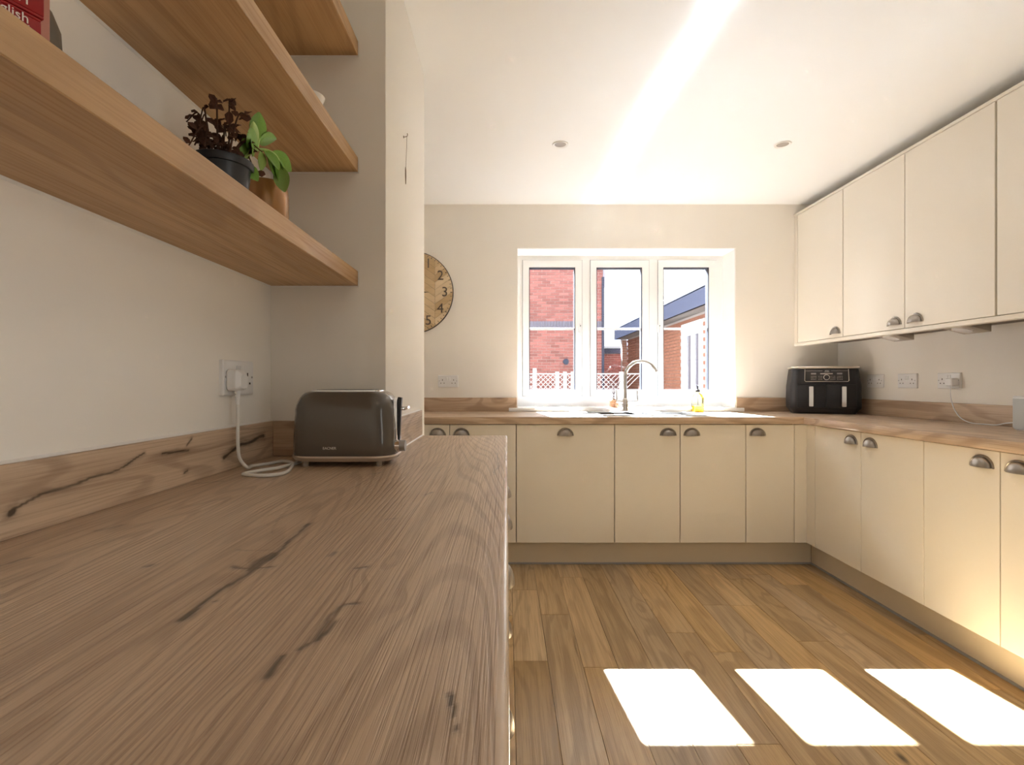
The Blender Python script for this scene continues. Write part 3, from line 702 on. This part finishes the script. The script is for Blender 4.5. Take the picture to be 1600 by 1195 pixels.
# red books
REDC = mat('red_cover', (0.26, 0.004, 0.006), .35); PAGE = mat('page_block', (0.55, 0.33, 0.26), .8); WPR = mat('white_print', (0.75, 0.66, 0.60), .6)
def book(label, loc, rz, w, d, h, txt):
    t = thing('book', label, 'book', loc, rz, 'red books stacked on the lowest shelf')
    # spine on local -y... front face carries the lettering
    MB().box(-w, 0, 0, d, 0, .003).box(-w, 0, 0, d, h - .003, h).box(-w, 0, 0, .003, .003, h - .003).build('cover', REDC, t, bevel=.001)
    MB().box(-w + .003, -.003, .0035, d - .003, .0035, h - .0035).build('page_block', PAGE, t)
    for s, sz, x, z in txt: link('lettering', text_mesh(s, sz, WPR, .0003, 'RIGHT'), t, (x, -.0004, z), (PI / 2, 0, 0))
ang = math.radians(67)
c0 = (-.4560, .508)
book('lower red book on the lowest shelf, two lines of small white lettering', (c0[0], c0[1], SH1 + .0008), ang, .26, .09, .036, [('English', .0125, -.010, .0290), ('LION', .0115, -.009, .0195)])
book('upper red book on the lowest shelf, larger white lettering', (c0[0] + .001, c0[1] + .002, SH1 + .0375), ang, .26, .09, .052, [('CREDIT', .0135, -.010, .0105)])
pk = MB().box(-.012, .012, -.07, .07, 0, .21).build('pink_book', mat('pale_pink_cover', (0.46, 0.20, 0.15), .6), bevel=.002)
pk.location = (-.600, .598, SH1)
tag(pk, 'upright dull pink book behind the red books at the top left', 'book')
tj = thing('stoneware_bottle', 'dark grey rounded bottle behind the pink and red books', 'bottle', (-.643, .704, SH1))
MB().lathe([(.022, 0), (.026, .01), (.030, .07), (.031, .13), (.029, .165), (.020, .19), (.012, .20), (.011, .22)], n=32).build('body', mat('grey_ceramic', (0.16, 0.14, 0.11), .5), tj, smooth=True)
MB().lathe([(.0125, .2203), (.0125, .232), (.010, .235)], n=24).build('stopper', MATS['grey_ceramic'], tj, smooth=True)
tb = thing('small_bowl', 'small white ceramic bowl peeking over the middle shelf edge', 'bowl', (-.462, 1.215, SH2))
MB().lathe([(.016, 0), (.018, .004), (.030, .016), (.034, .026), (.032, .0265), (.028, .017), (.016, .007), (.002, .006)], n=32).build('body', mat('white_ceramic', (0.8, 0.77, 0.72), .25), tb, smooth=True)

# ------------------------------------------------------------------ hanging cord on the pier
t = thing('wall_hook_ornament', 'tiny feather ornament on a string hanging from a hook on the pier', 'ornament', (PX, 1.735, 1.952))
TW = mat('twine', (0.25, 0.19, 0.14), .8)
MB().tube(bez([(0, 0, 0), (.010, 0, .001), (.014, 0, .006), (.013, 0, .012)], 5), .0013, n=8).cyl((0, 0, 0), (.002, 0, 0), .004, n=12).build('hook', TW, t, smooth=True)
MB().tube([(.012, 0, .004), (.010, .001, -.05), (.008, 0, -.105)], .0008, n=6).build('string', TW, t)
fe = MB().prism([(0, -.100), (.006, -.112), (.007, -.130), (.002, -.158), (-.004, -.130), (-.004, -.112)], .006, .009, axis='x').build('feather', TW, t, bevel=.0008)

# ------------------------------------------------------------------ clock
CX, CZ, CR_ = -.682, 1.779, .297
t = thing('wall_clock', 'round wooden chevron wall clock partly hidden by the pier', 'clock', (CX, YB, CZ))
MB().cyl((0, -.0005, 0), (0, -.020, 0), CR_, n=72).build('back_disc', mat('clock_rim', (0.05, 0.04, 0.035), .4), t, smooth=True, angle=30)
CW = [wood('clock_wood_%s' % nme, *c, along=0, rings=5, knots=.2, contrast=.38, grow=(9, 2), bump=.1, random_shift=True) for nme, c in
      (('pale', ((.74, .58, .37), (.65, .49, .29), (.40, .28, .15))), ('mid', ((.64, .47, .28), (.56, .40, .22), (.34, .23, .11))), ('light', ((.80, .66, .46), (.72, .57, .37), (.48, .35, .20))))]
def clip(poly, R):
    out = poly
    for k in range(48):
        a = 2 * PI * (k + .5) / 48; nx, nz = math.cos(a), math.sin(a); src = out; out = []
        for i in range(len(src)):
            p, q = src[i], src[(i + 1) % len(src)]; dp = p[0] * nx + p[1] * nz - R; dq = q[0] * nx + q[1] * nz - R
            if dp <= 0: out.append(p)
            if dp * dq < 0:
                s = dp / (dp - dq); out.append((p[0] + (q[0] - p[0]) * s, p[1] + (q[1] - p[1]) * s))
        if len(out) < 3: return None
    return out
seams = [-.33, -.165, 0, .165, .33]; rise = .115; ph = .052
rnd = random.Random(11)
for c in range(4):
    x0, x1 = seams[c] + .0006, seams[c + 1] - .0006; s = -1 if c % 2 == 0 else 1
    if c in (0, 2): s = -1
    zz = -.5
    while zz < .5:
        g = .0008
        lo = (zz + g, zz + ph - g)
        zl = 0 if s > 0 else rise; zr = rise if s > 0 else 0
        poly = clip([(x0, lo[0] + zl), (x1, lo[0] + zr), (x1, lo[1] + zr), (x0, lo[1] + zl)], CR_ - .006)
        if poly: MB().prism(poly, -.0202, -.0245 - rnd.uniform(0, .0008), axis='y').build('plank', rnd.choice(CW), t)
        zz += ph
NUM = mat('clock_numeral', (0.13, 0.10, 0.08), .6)
for h in range(1, 13):
    a = math.radians(90 - 30 * h); r = .236
    link('numeral', text_mesh(str(h), .098, NUM, .0012), t, (r * math.cos(a), -.0266, r * math.sin(a)), (PI / 2, 0, 0))
mk = MB()
for k in range(60):
    a = 2 * PI * k / 60; L0 = .276; L1 = .288; c, s = math.cos(a), math.sin(a); w = .0018 if k % 5 else .003
    q = [(c * L0 - s * w, s * L0 + c * w), (c * L0 + s * w, s * L0 - c * w), (c * L1 + s * w, s * L1 - c * w), (c * L1 - s * w, s * L1 + c * w)]
    mk.prism(q, -.0252, -.0263, axis='y')
o = mk.build('minute_marks', NUM, t); o['kind'] = 'stuff'
MB().prism([(-.02, -.006), (.095, -.003), (.125, 0), (.095, .003), (-.02, .006)], -.029, -.031, axis='y').build('hour_hand', BLACKP, t)
MB().prism([(-.006, -.02), (.006, -.02), (-.09, .18), (-.096, .178)], -.032, -.034, axis='y').build('minute_hand', BLACKP, t)
MB().cyl((0, -.025, 0), (0, -.036, 0), .010, n=20).build('centre_cap', BLACKP, t, smooth=True)

# ------------------------------------------------------------------ sink and tap
t = thing('inset_sink', 'stainless steel inset sink with ridged drainer below the tap', 'sink', (0, 0, WTOP))
rim = MB(); zt = .004
BX0, BX1, BY0, BY1 = .885, 1.205, 3.285, 3.585
rim.box(SX0 - .012, BX0, SY0 - .012, BY0, 0.0005, zt).box(BX0, SX1 + .012, SY0 - .012, BY0, 0.0005, zt).box(SX0 - .012, BX0, BY1, SY1 + .012, .0005, zt).box(BX0, SX1 + .012, BY1, SY1 + .012, .0005, zt)
rim.box(BX1, SX1 + .012, BY0, BY1, .0005, zt).box(SX0 - .012, SX0 + .03, BY0, BY1, .0005, zt).box(.845, BX0, BY0, BY1, .0005, zt)
rim.build('rim', STEEL, t)
bowl = MB().loft([(zt, (BX0 + BX1) / 2, (BY0 + BY1) / 2, .1605, .1505, .045), (zt - .006, (BX0 + BX1) / 2, (BY0 + BY1) / 2, .157, .147, .045), (-.14, (BX0 + BX1) / 2, (BY0 + BY1) / 2, .150, .140, .05), (-.165, (BX0 + BX1) / 2, (BY0 + BY1) / 2, .125, .115, .05)], cap0=False)
bowl.build('bowl', STEEL, t, smooth=True, angle=60)
MB().cyl((1.045, 3.435, -.1648), (1.045, 3.435, -.162), .042, n=30).build('waste', CHROME, t, smooth=True)
# drainer: rounded ridges running along x
NR = 8; NS = 14; pw = (BY1 - BY0) / NR; pf = []
for r in range(NR):
    for k in range(NS + (r == NR - 1)):
        q = 2 * k / NS - 1; pf.append((BY0 + pw * (r + (q + 1) / 2), -.001 - .62 * (pw / 2) / 2.5 * abs(q) ** 2.5))
DX = SX0 + .155
def ridged(x0, x1, nm, m):
    dr = MB().rings([[(x0, y, z) for y, z in pf], [(x1, y, z) for y, z in pf]], False, False, closed=False)
    for xx in (x0, x1): dr.rings([[(xx, y, z) for y, z in pf], [(xx, y, zt) for y, z in pf]], False, False, closed=False)
    return dr.build(nm, m, t, smooth=True, angle=25)
ridged(SX0 + .03, DX, 'drainer', mat('polished_steel', (0.80, 0.79, 0.78), .10, metal=1.0))
MB().box(DX, .845, BY0, BY1, -.012, -.008).build('drain_board', STEEL, t)

t = thing('kitchen_tap', 'chrome swan-neck mixer tap with two upright levers behind the sink', 'tap', (.826, 3.622, WTOP + .0045))
MB().lathe([(.027, 0), (.027, .004), (.022, .008), (.0205, .05), (.0205, .085), (.0175, .092), (.014, .095)], n=30).build('body', CHROME, t, smooth=True)
R = .108; neck = [(0, 0, .09), (0, 0, .15), (0, 0, .225)]
for k in range(1, 17):
    a = PI - (PI * .90) * k / 16; neck.append((R + R * math.cos(a), -.02 * k / 16, .245 + R * math.sin(a)))
nk = bez(neck, 4)
MB().tube(nk, .0125, n=18).build('spout', CHROME, t, smooth=True, angle=60)
arms = MB().cyl((0, 0, .072), (-.060, 0, .072), .011, .011, n=18).build('lever_arm', CHROME, t, smooth=True)
MB().cyl((0, 0, .072), (.092, 0, .072), .011, .011, n=18).build('lever_arm', CHROME, t, smooth=True)
MB().cyl((-.057, 0, .068), (-.057, .012, .148), .0055, .0045, n=14).build('lever', CHROME, t, smooth=True)
MB().cyl((.088, 0, .068), (.088, .012, .148), .0055, .0045, n=14).build('lever', CHROME, t, smooth=True)

# ------------------------------------------------------------------ reed diffuser, soap dispenser
t = thing('reed_diffuser', 'small copper reed diffuser bottle with dark reeds on the window board', 'reed diffuser', (.783, 3.80, SILL_Z))
MB().loft([(0, 0, 0, .026, .022, .006), (.004, 0, 0, .030, .026, .008), (.052, 0, 0, .030, .026, .008), (.060, 0, 0, .020, .018, .010), (.0615, 0, 0, .010, .010, .009)], n=5).build('bottle', mat('copper_glass', (0.48, 0.24, 0.13), .18, metal=.75), t, smooth=True)
MB().cyl((0, 0, .0615), (0, 0, .076), .009, n=16).build('neck', PEWTER, t, smooth=True)
for dx, dy in ((-.050, .0), (-.028, .02), (-.01, -.02), (.012, .02), (.03, -.01), (.050, .012)):
    MB().cyl((-dx * .12, -dy * .12, .030 + .047), (dx, dy, .205 - abs(dx) * .2), .0017, n=7).build('reed', mat('dark_reed', (0.07, 0.05, 0.05), .6), t)
CLEARP = glass_mat('clear_plastic', (0.97, 0.97, 0.90), rough=.03)
YEL = bpy.data.materials.new('yellow_liquid'); YEL.use_nodes = True
b = YEL.node_tree.nodes['Principled BSDF']; b.inputs['Base Color'].default_value = (0.95, 0.72, 0.03, 1); b.inputs['Roughness'].default_value = .2; b.inputs['Transmission Weight'].default_value = .35
t = thing('soap_dispenser', 'clear pump bottle of yellow washing-up liquid right of the tap', 'soap dispenser', (1.339, 3.69, WTOP))
t.location = (1.352, 3.672, WTOP)
MB().loft([(0, 0, 0, .036, .026, .012), (.004, 0, 0, .039, .028, .014), (.10, 0, 0, .039, .028, .014), (.125, 0, 0, .026, .020, .014), (.134, 0, 0, .014, .014, .013), (.142, 0, 0, .013, .013, .0125)], n=6).build('bottle', CLEARP, t, smooth=True)
MB().loft([(.002, 0, 0, .034, .024, .012), (.044, 0, 0, .0365, .0255, .013)], n=6).build('liquid', YEL, t, smooth=True)
MB().lathe([(.0150, .1425), (.0150, .1585), (.012, .161), (.0048, .161), (.0045, .181), (.0085, .182), (.0085, .190), (.002, .191)], n=20).build('pump', BLACKP, t, smooth=True)
MB().cyl((0, 0, .186), (0, -.03, .184), .0045, .0035, n=10).build('spout', BLACKP, t, smooth=True)
MB().cyl((0, 0, .03), (0, 0, .142), .0025, n=8).build('dip_tube', CLEARP, t)

# ------------------------------------------------------------------ air fryer
AF = mat('matt_black', (0.016, 0.016, 0.019), .48); PANELM = mat('control_panel_black', (0.030, 0.027, 0.027), .12, spec=.6)
PRINT = mat('panel_print', (0.55, 0.50, 0.46), .5)
t = thing('air_fryer', 'black dual-drawer air fryer with chrome handles in the corner', 'air fryer', (2.1125, 3.428, WTOP), math.radians(-20))
W2, D = .21, .238
def lv(z, e, f=0.0): return (z, 0, D / 2 + f, W2 - e, D / 2 - f - e * .3, .045)
MB().loft([lv(0, .028, .010), lv(.012, .022, .006), lv(.040, .001), lv(.10, 0), lv(.185, .002), lv(.270, .012), lv(.300, .016), lv(.302, .020)], n=8).build('body', AF, t, smooth=True, angle=50)
MB().loft([lv(.3022, .017), lv(.306, .010), lv(.313, .010), lv(.317, .016)], n=8).build('lid_trim', mat('champagne_metal', (0.92, 0.87, 0.80), .35, metal=1.0), t, smooth=True)
MB().cyl((.155, .05, .3165), (.155, .05, .3185), .010, n=16).build('cap', mat('bronze_cap', (0.2, 0.12, 0.08), .4, metal=.7), t, smooth=True)
for s, lab in ((-1, 'left'), (1, 'right')):
    x0, x1 = (-.172, -.0012) if s < 0 else (.0012, .172)
    dr = MB().box(x0, x1, -.0045, .02, .042, .196).build('drawer', AF, t, bevel=.004)
    cx = s * .094
    MB().loft([(-.036, cx, .1175, .0125, .066, .004), (-.026, cx, .1175, .0125, .066, .004)], axis='y').build('handle', CHROME, dr, smooth=True)
    MB().box(cx - .009, cx + .009, -.028, -.004, .165, .180).box(cx - .009, cx + .009, -.028, -.004, .056, .070).build('handle_mount', AF, dr)
# slanted control panel
pn = bpy.data.objects.new('control_panel', MB().loft([(-.004, 0, 0, .127, .041, .010), (.006, 0, 0, .127, .041, .010)], axis='y').mesh('control_panel', PANELM, smooth=True)); COL.objects.link(pn)
pn.parent = t; pn.location = (0, .000, .2555); pn.rotation_euler = (math.radians(-4), 0, 0)
fr = MB()
outl = [(-.125, .041), (-.127, -.034), (-.121, -.040), (.121, -.040), (.127, -.034), (.125, .041)]
fr.tube([(x, -.005, z) for x, z in outl], .0016, n=6).build('frame_line', mat('champagne_metal', (0.92, 0.87, 0.80), .35), pn)
ring = [(.0165 * math.cos(2 * PI * k / 28), -.006, -.012 + .0165 * math.sin(2 * PI * k / 28)) for k in range(29)]
MB().tube(ring, .0017, n=6).build('dial_ring', MATS['champagne_metal'], pn, smooth=True)
MB().cyl((0, -.004, -.012), (0, -.011, -.012), .0145, n=26).build('dial', AF, pn, smooth=True)
MB().box(-.036, .036, -.0052, -.0042, .0085, .0155).build('mode_strip', PRINT, pn)
for s in (-1, 1): MB().box(s * .075 - .015, s * .075 + .015, -.0052, -.0042, .007, .0175).build('display', mat('grey_display', (0.30, 0.28, 0.27), .3), pn)
link('lettering', text_mesh('ninja', .013, mat('white_logo', (.85, .85, .85), .4)), pn, (.003, -.0047, .031), (PI / 2, 0, 0))
link('lettering', text_mesh('FOODI MAX', .0058, PRINT), pn, (.003, -.0047, .0225), (PI / 2, 0, 0))
MB().box(-.12, -.022, -.0052, -.0042, .0302, .0318).box(.026, .12, -.0052, -.0042, .0302, .0318).build('panel_line', PRINT, pn)
ico = MB(); rnd = random.Random(5)
for cx in (-.075, -.032, .034, .075):
    for cz in (-.006, -.016, -.026):
        for q in range(4):
            xx = cx + (q - 1.5) * .0085; wdt = rnd.uniform(.0015, .0032)
            if abs(xx) > .020: ico.box(xx - wdt, xx + wdt, -.0050, -.0042, cz - .0012, cz + .0012)
o = ico.build('button_legends', PRINT, pn); o['kind'] = 'stuff'

# ------------------------------------------------------------------ charger lead and white speaker
t = thing('charger_lead', 'white charger in the right wall socket with a thin white lead', 'charger', (XR, 2.757, 1.132))
def C_(p): return (p[0] - XR, p[1] - 2.757, p[2] - 1.132)
MB().loft([(-.0112, 0, 0, .020, .020, .006), (-.016, 0, 0, .022, .022, .008), (-.045, 0, 0, .021, .021, .008), (-.050, 0, 0, .017, .017, .008)], axis='x', n=5).build('plug', WHITEP, t, smooth=True)
pts = [(XR - .036, 2.757, 1.112), (XR - .036, 2.757, 1.07), (XR - .034, 2.752, 1.03), (XR - .032, 2.735, .985), (XR - .030, 2.70, .945), (XR - .032, 2.64, .9255), (XR - .034, 2.56, .9245), (XR - .034, 2.50, .926), (XR - .034, 2.46, .936), (XR - .036, 2.415, .944), (XR - .038, 2.37, .958), (XR - .045, 2.33, .962)]
MB().tube([C_(p) for p in bez(pts, 8)], .0026, n=8).build('lead', WHITEP, t, smooth=True)
t = thing('smart_speaker', 'pale grey speaker with a white top at the right picture edge', 'speaker', (2.31, 2.245, WTOP))
MB().loft([(.004, 0, 0, .066, .060, .02), (.012, 0, 0, .070, .064, .022), (.138, 0, 0, .070, .064, .022)], n=7).build('grille', mat('grey_mesh', (0.56, 0.59, 0.60), .6, bump=.2, bscale=900), t, smooth=True)
MB().loft([(0, 0, 0, .062, .056, .02), (.005, 0, 0, .066, .060, .022)], n=7).build('base', WHITEP, t, smooth=True)
MB().loft([(.1383, 0, 0, .070, .064, .022), (.147, 0, 0, .070, .064, .022), (.150, 0, 0, .066, .060, .022)], n=7).build('top', WHITEP, t, smooth=True)

# ------------------------------------------------------------------ ceiling downlights
DLP = [(875.5, 226, 'left'), (1223, 226, 'right')]
for px, py, sd in DLP:
    Y = (CEILZ - CAMZ) * 810 / (598 - py); X = (px - 792) * Y / 810
    t = thing('downlight', 'round white recessed ceiling downlight, the %s one of the two' % sd, 'downlight', (X, Y, CEILZ), 0, 'recessed downlights')
    MB().lathe([(.030, -.0005), (.033, -.003), (.042, -.0055), (.0435, -.002), (.0435, -.0002)], n=36, cap0=False, cap1=False).build('bezel', mat('white_bezel', (.84, .83, .80), .35), t, smooth=True)
    MB().lathe([(.031, -.0012), (.024, -.0030), (.004, -.0034)], n=30).build('lamp', mat('lamp_glass', (.42, .38, .34), .25), t, smooth=True)

# ------------------------------------------------------------------ outdoors
GROUND = mat('dark_tarmac', (0.045, 0.046, 0.05), .9, bump=.3, bscale=40)
struct(MB().box(-25, 30, YB + .30, 60, -.35, -.15).build('ground_outside', GROUND))
def brickmat(name, c, var):
    m = bpy.data.materials.new(name); m.use_nodes = True; N, L = nt(m); b = N['Principled BSDF']; b.inputs['Roughness'].default_value = 1.0; b.inputs['Specular IOR Level'].default_value = 0.1
    tc = N.new('ShaderNodeTexCoord'); oi = N.new('ShaderNodeObjectInfo'); n = N.new('ShaderNodeTexNoise'); n.inputs['Scale'].default_value = 3.1; n.inputs['Detail'].default_value = 5
    ad = N.new('ShaderNodeVectorMath'); ad.operation = 'ADD'; L.new(tc.outputs['Object'], ad.inputs[0]); L.new(oi.outputs['Location'], ad.inputs[1]); L.new(ad.outputs[0], n.inputs['Vector'])
    mx = N.new('ShaderNodeMix'); mx.data_type = 'RGBA'; mx.inputs[6].default_value = (*[x * (1 - var) for x in c], 1); mx.inputs[7].default_value = (*[min(1, x * (1 + var)) for x in c], 1)
    L.new(n.outputs['Fac'], mx.inputs[0])
    wn = N.new('ShaderNodeTexWhiteNoise'); wn.noise_dimensions = '3D'; L.new(oi.outputs['Location'], wn.inputs['Vector'])
    hs = N.new('ShaderNodeHueSaturation'); ma = N.new('ShaderNodeMath'); ma.operation = 'MULTIPLY_ADD'; L.new(wn.outputs['Value'], ma.inputs[0]); ma.inputs[1].default_value = .5; ma.inputs[2].default_value = .75
    L.new(ma.outputs[0], hs.inputs['Value']); L.new(mx.outputs[2], hs.inputs['Color']); L.new(hs.outputs[0], b.inputs['Base Color'])
    return m
BRK = brickmat('red_brick', (0.20, 0.078, 0.068), .18); BRO = brickmat('orange_brick', (0.26, 0.115, 0.075), .2)
MORT = mat('mortar', (0.42, 0.36, 0.33), .95); SLATE = mat('slate_tile', (0.10, 0.105, 0.135), 1.0, spec=0.0, var=.3, vscale=9); FASC = mat('slate_fascia', (0.040, 0.043, 0.062), 1.0, spec=0.0)
# gable house, 13.4 m away
GY = 13.4; GX0, GX1 = -4.0, 2.48
t = thing('brick_house', 'tall red brick gable end seen through the left window pane', 'house', (0, GY, 0))
MB().prism([(GX0, -.2), (GX1, -.2), (GX1, 4.1), (-.76, 6.9), (GX0, 4.1)], .0, 6.0, axis='y').build('wall', MORT, t)
bmesh_ = MB().box(.005, .220, -.022, -.0005, .005, .070).mesh('brick', BRK)
stuff = MB(); cnt = 0
for r in range(56):
    z = r * .075; 
    if 2.55 < z + .04 < 2.72: continue
    off = 0 if r % 2 else .1125
    x = GX1 - .225 - off
    first = True
    while x > -3.0:
        vis = (.45 < x + .11 < 1.86 or x > 2.2) and .92 < z < 4.1
        if vis and cnt < 300: link('brick', bmesh_, t, (x, 0, z)); cnt += 1
        else: stuff.box(x + .005, x + .220, -.022, -.0005, z + .005, z + .070)
        x -= .225
    if off: stuff.box(GX1 - off + .005, GX1 - .002, -.022, -.0005, z + .005, z + .070)
o = stuff.build('brick_courses', BRK, t); o['kind'] = 'stuff'
sold = MB().box(.004, .071, -.030, -.0005, 2.555, 2.715).mesh('soldier_brick', mat('grey_soldier_brick', (0.115, 0.108, 0.135), .95, spec=0, var=.2, vscale=5))
x = GX1 - .075
while x > -2.2: link('soldier_brick', sold, t, (x, 0, 0)); x -= .075
VX, VZ = (884 - 792) / 810 * GY, CAMZ + (598 - 565.5) / 810 * GY
v = MB().cyl((VX, -.022, VZ), (VX, -.06, VZ), .075, n=26).build('flue_vent', mat('blue_grey_metal', (0.035, 0.042, 0.065), .8, spec=.1), t, smooth=True)
MB().box(GX1 - .035, GX1 + .03, -.06, .0, -.2, 3.85).build('downpipe', FASC, t, bevel=.01)
for s in (1, -1):
    x1 = GX1 + .30 if s > 0 else GX0 - .30; ap = -.76
    MB().prism([(x1, 3.86), (ap, 6.95), (ap, 7.15), (x1, 4.06)], -.25, 6.2, axis='y').build('roof_slope', SLATE, t)
    MB().prism([(x1, 3.80), (ap, 6.87), (ap, 7.10), (x1, 3.98)], -.28, -.255, axis='y').build('bargeboard', UPVC, t)
    MB().prism([(x1, 3.81), (ap, 6.90), (ap, 6.94), (x1, 3.85)], -.25, 6.2, axis='y').build('soffit', UPVC, t)
# bungalow on the right, wall runs away from us
BXW = 3.80; BY0_, BY1_ = 7.6, 16.3
t = thing('brick_bungalow', 'long orange brick bungalow with slate roof seen through the right pane', 'house', (BXW, 0, 0))
MB().box(.0, 6, BY0_, BY1_, -.2, 2.52).build('wall', MORT, t)
D0, D1 = 10.05, 11.15
st = MB()
for r in range(36):
    z = -.1 + r * .075; off = 0 if r % 2 else .1125; y = BY1_ - .225 - off
    if z + .07 > 2.5: break
    while y > BY0_:
        if not (y + .225 > D0 - .02 and y < D1 + .02 and z < 2.36): st.box(-.022, -.0005, y + .005, y + .220, z + .005, z + .070)
        y -= .225
for r in range(34):
    z = -.1 + r * .075
    for k in range(12): st.box(k * .225 + (0 if r % 2 else .1125) + .005, k * .225 + (0 if r % 2 else .1125) + .22, BY1_ + .0005, BY1_ + .02, z + .005, z + .07)
for r in range(34):                 # brick facing of a corner return added to block grazing sun
    z = -.1 + r * .075
    st.box(-.172, -.100 if r % 2 else -.03, BY1_ - .02, BY1_ - .0005, z + .005, z + .070)
    if r % 2: st.box(-.090, -.03, BY1_ - .02, BY1_ - .0005, z + .005, z + .070)
o = st.build('brick_courses', BRO, t); o['kind'] = 'stuff'
MB().box(-.175, -.0225, BY1_, BY1_ + .2, -.2, 2.495).build('sun_block_return', MORT, t)  # added to keep grazing sun off the long wall
ym = (D0 + D1) / 2
dd = MB().box(-.05, -.0005, D0, D0 + .09, 0, 2.10).box(-.05, -.0005, D1 - .22, D1, 0, 2.10).box(-.05, -.0005, D0, D1, 2.10, 2.36).box(-.05, -.0005, ym - .12, ym - .03, 0, 2.10).build('door_frame', UPVC, t)
MB().box(-.012, -.004, D0 + .05, D1 - .1, 0.05, 2.15).build('door_glass', mat('dark_glass', (0.16, 0.155, 0.19), .12), dd)
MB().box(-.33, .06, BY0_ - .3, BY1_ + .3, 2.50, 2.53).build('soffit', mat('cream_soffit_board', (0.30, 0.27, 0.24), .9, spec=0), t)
MB().box(-.36, -.30, BY0_ - .3, BY1_ + .3, 2.50, 2.82).build('fascia', FASC, t)
MB().box(-.36, 3.0, BY1_ + .24, BY1_ + .3, 2.50, 2.82).build('fascia', FASC, t)
rise = .80
for k in range(14):                 # overlapping tile courses of the hipped roof
    x0, x1 = -.36 + k * .24, -.36 + (k + 1) * .24 + .02; z0 = 2.80 + (x0 + .36) * .72; z1 = 2.80 + (x1 + .36) * .72
    y1 = BY1_ + .3 - (x0 + .36)
    MB().prism([(x0, z0 + .03), (x1, z1 + .005), (x1, z1 - .03), (x0, z0)], BY0_ - .3, y1, axis='y').build('tile_course', SLATE, t)
MB().add([(-.36, BY1_ + .3, 2.80), (3.0, BY1_ + .3 - 3.36, 2.80 + 3.36 * .72), (6, BY1_ - 3.0, 5.2), (6, BY1_ + .3, 2.80), (-.36, BY1_ + .3, 2.78), (6, BY1_ + .3, 2.78)], [(0, 1, 2, 3), (0, 3, 5, 4)]).build('hip_slope', SLATE, t)
# low garage between the two
t = thing('garage', 'low brick garage with grey tiled eaves between the two houses', 'garage', (3.0, 17.2, 0))
MB().box(0, 4, 0, 4, -.2, 2.10).build('wall', MORT, t)
st = MB()
for r in range(29):
    z = -.1 + r * .075
    for k in range(9): st.box(k * .225 + (0 if r % 2 else .1125) + .005, k * .225 + (0 if r % 2 else .1125) + .22, -.02, -.0005, z + .005, z + .07)
o = st.build('brick_courses', BRK, t); o['kind'] = 'stuff'
MB().box(-.1, 4, -.25, .05, 2.08, 2.26).build('fascia', FASC, t)
for k in range(3): MB().prism([(-.30 + k * .25, 2.262 + k * .10), (-.30 + (k + 1) * .25, 2.262 + (k + 1) * .10), (-.30 + (k + 1) * .25, 2.30 + (k + 1) * .10), (-.30 + k * .25, 2.30 + k * .10)], -.1, 4, axis='x').build('tile_course', SLATE, t)
# trellis fence
TY = 12.0
PALE = mat('pale_timber', (0.42, 0.38, 0.37), .85)
t = thing('trellis_fence', 'pale diamond trellis fence in front of the brick houses', 'fence', (0, TY, 0))
for xp in (-.05, .60, 1.12, 1.30, 1.48, 2.6): MB().box(xp, xp + .085, -.04, .04, -.2, 1.38 if xp != .60 else 1.46).build('post', PALE, t)
MB().box(-.6, 3.15, -.022, .022, 1.315, 1.345).build('top_rail', PALE, t)
MB().box(-.6, 3.15, -.022, .022, .55, .58).build('bottom_rail', PALE, t)
lat = MB(); s = .112
k = -40
while k < 70:
    for sg in (1, -1):
        x0 = k * s; pts = []
        # lath from z=.58 to 1.315 at 45 degrees
        xa_, xb_ = x0, x0 + sg * .735
        if max(xa_, xb_) > 3.1 or min(xa_, xb_) < -.6: continue
        w = .0095; yy = -.006 * sg
        lat.prism([(xa_ - w, .58), (xa_ + w, .58), (xb_ + w, 1.315), (xb_ - w, 1.315)], yy - .005, yy + .005, axis='y')
    k += 1
o = lat.build('lattice', PALE, t); o['kind'] = 'stuff'
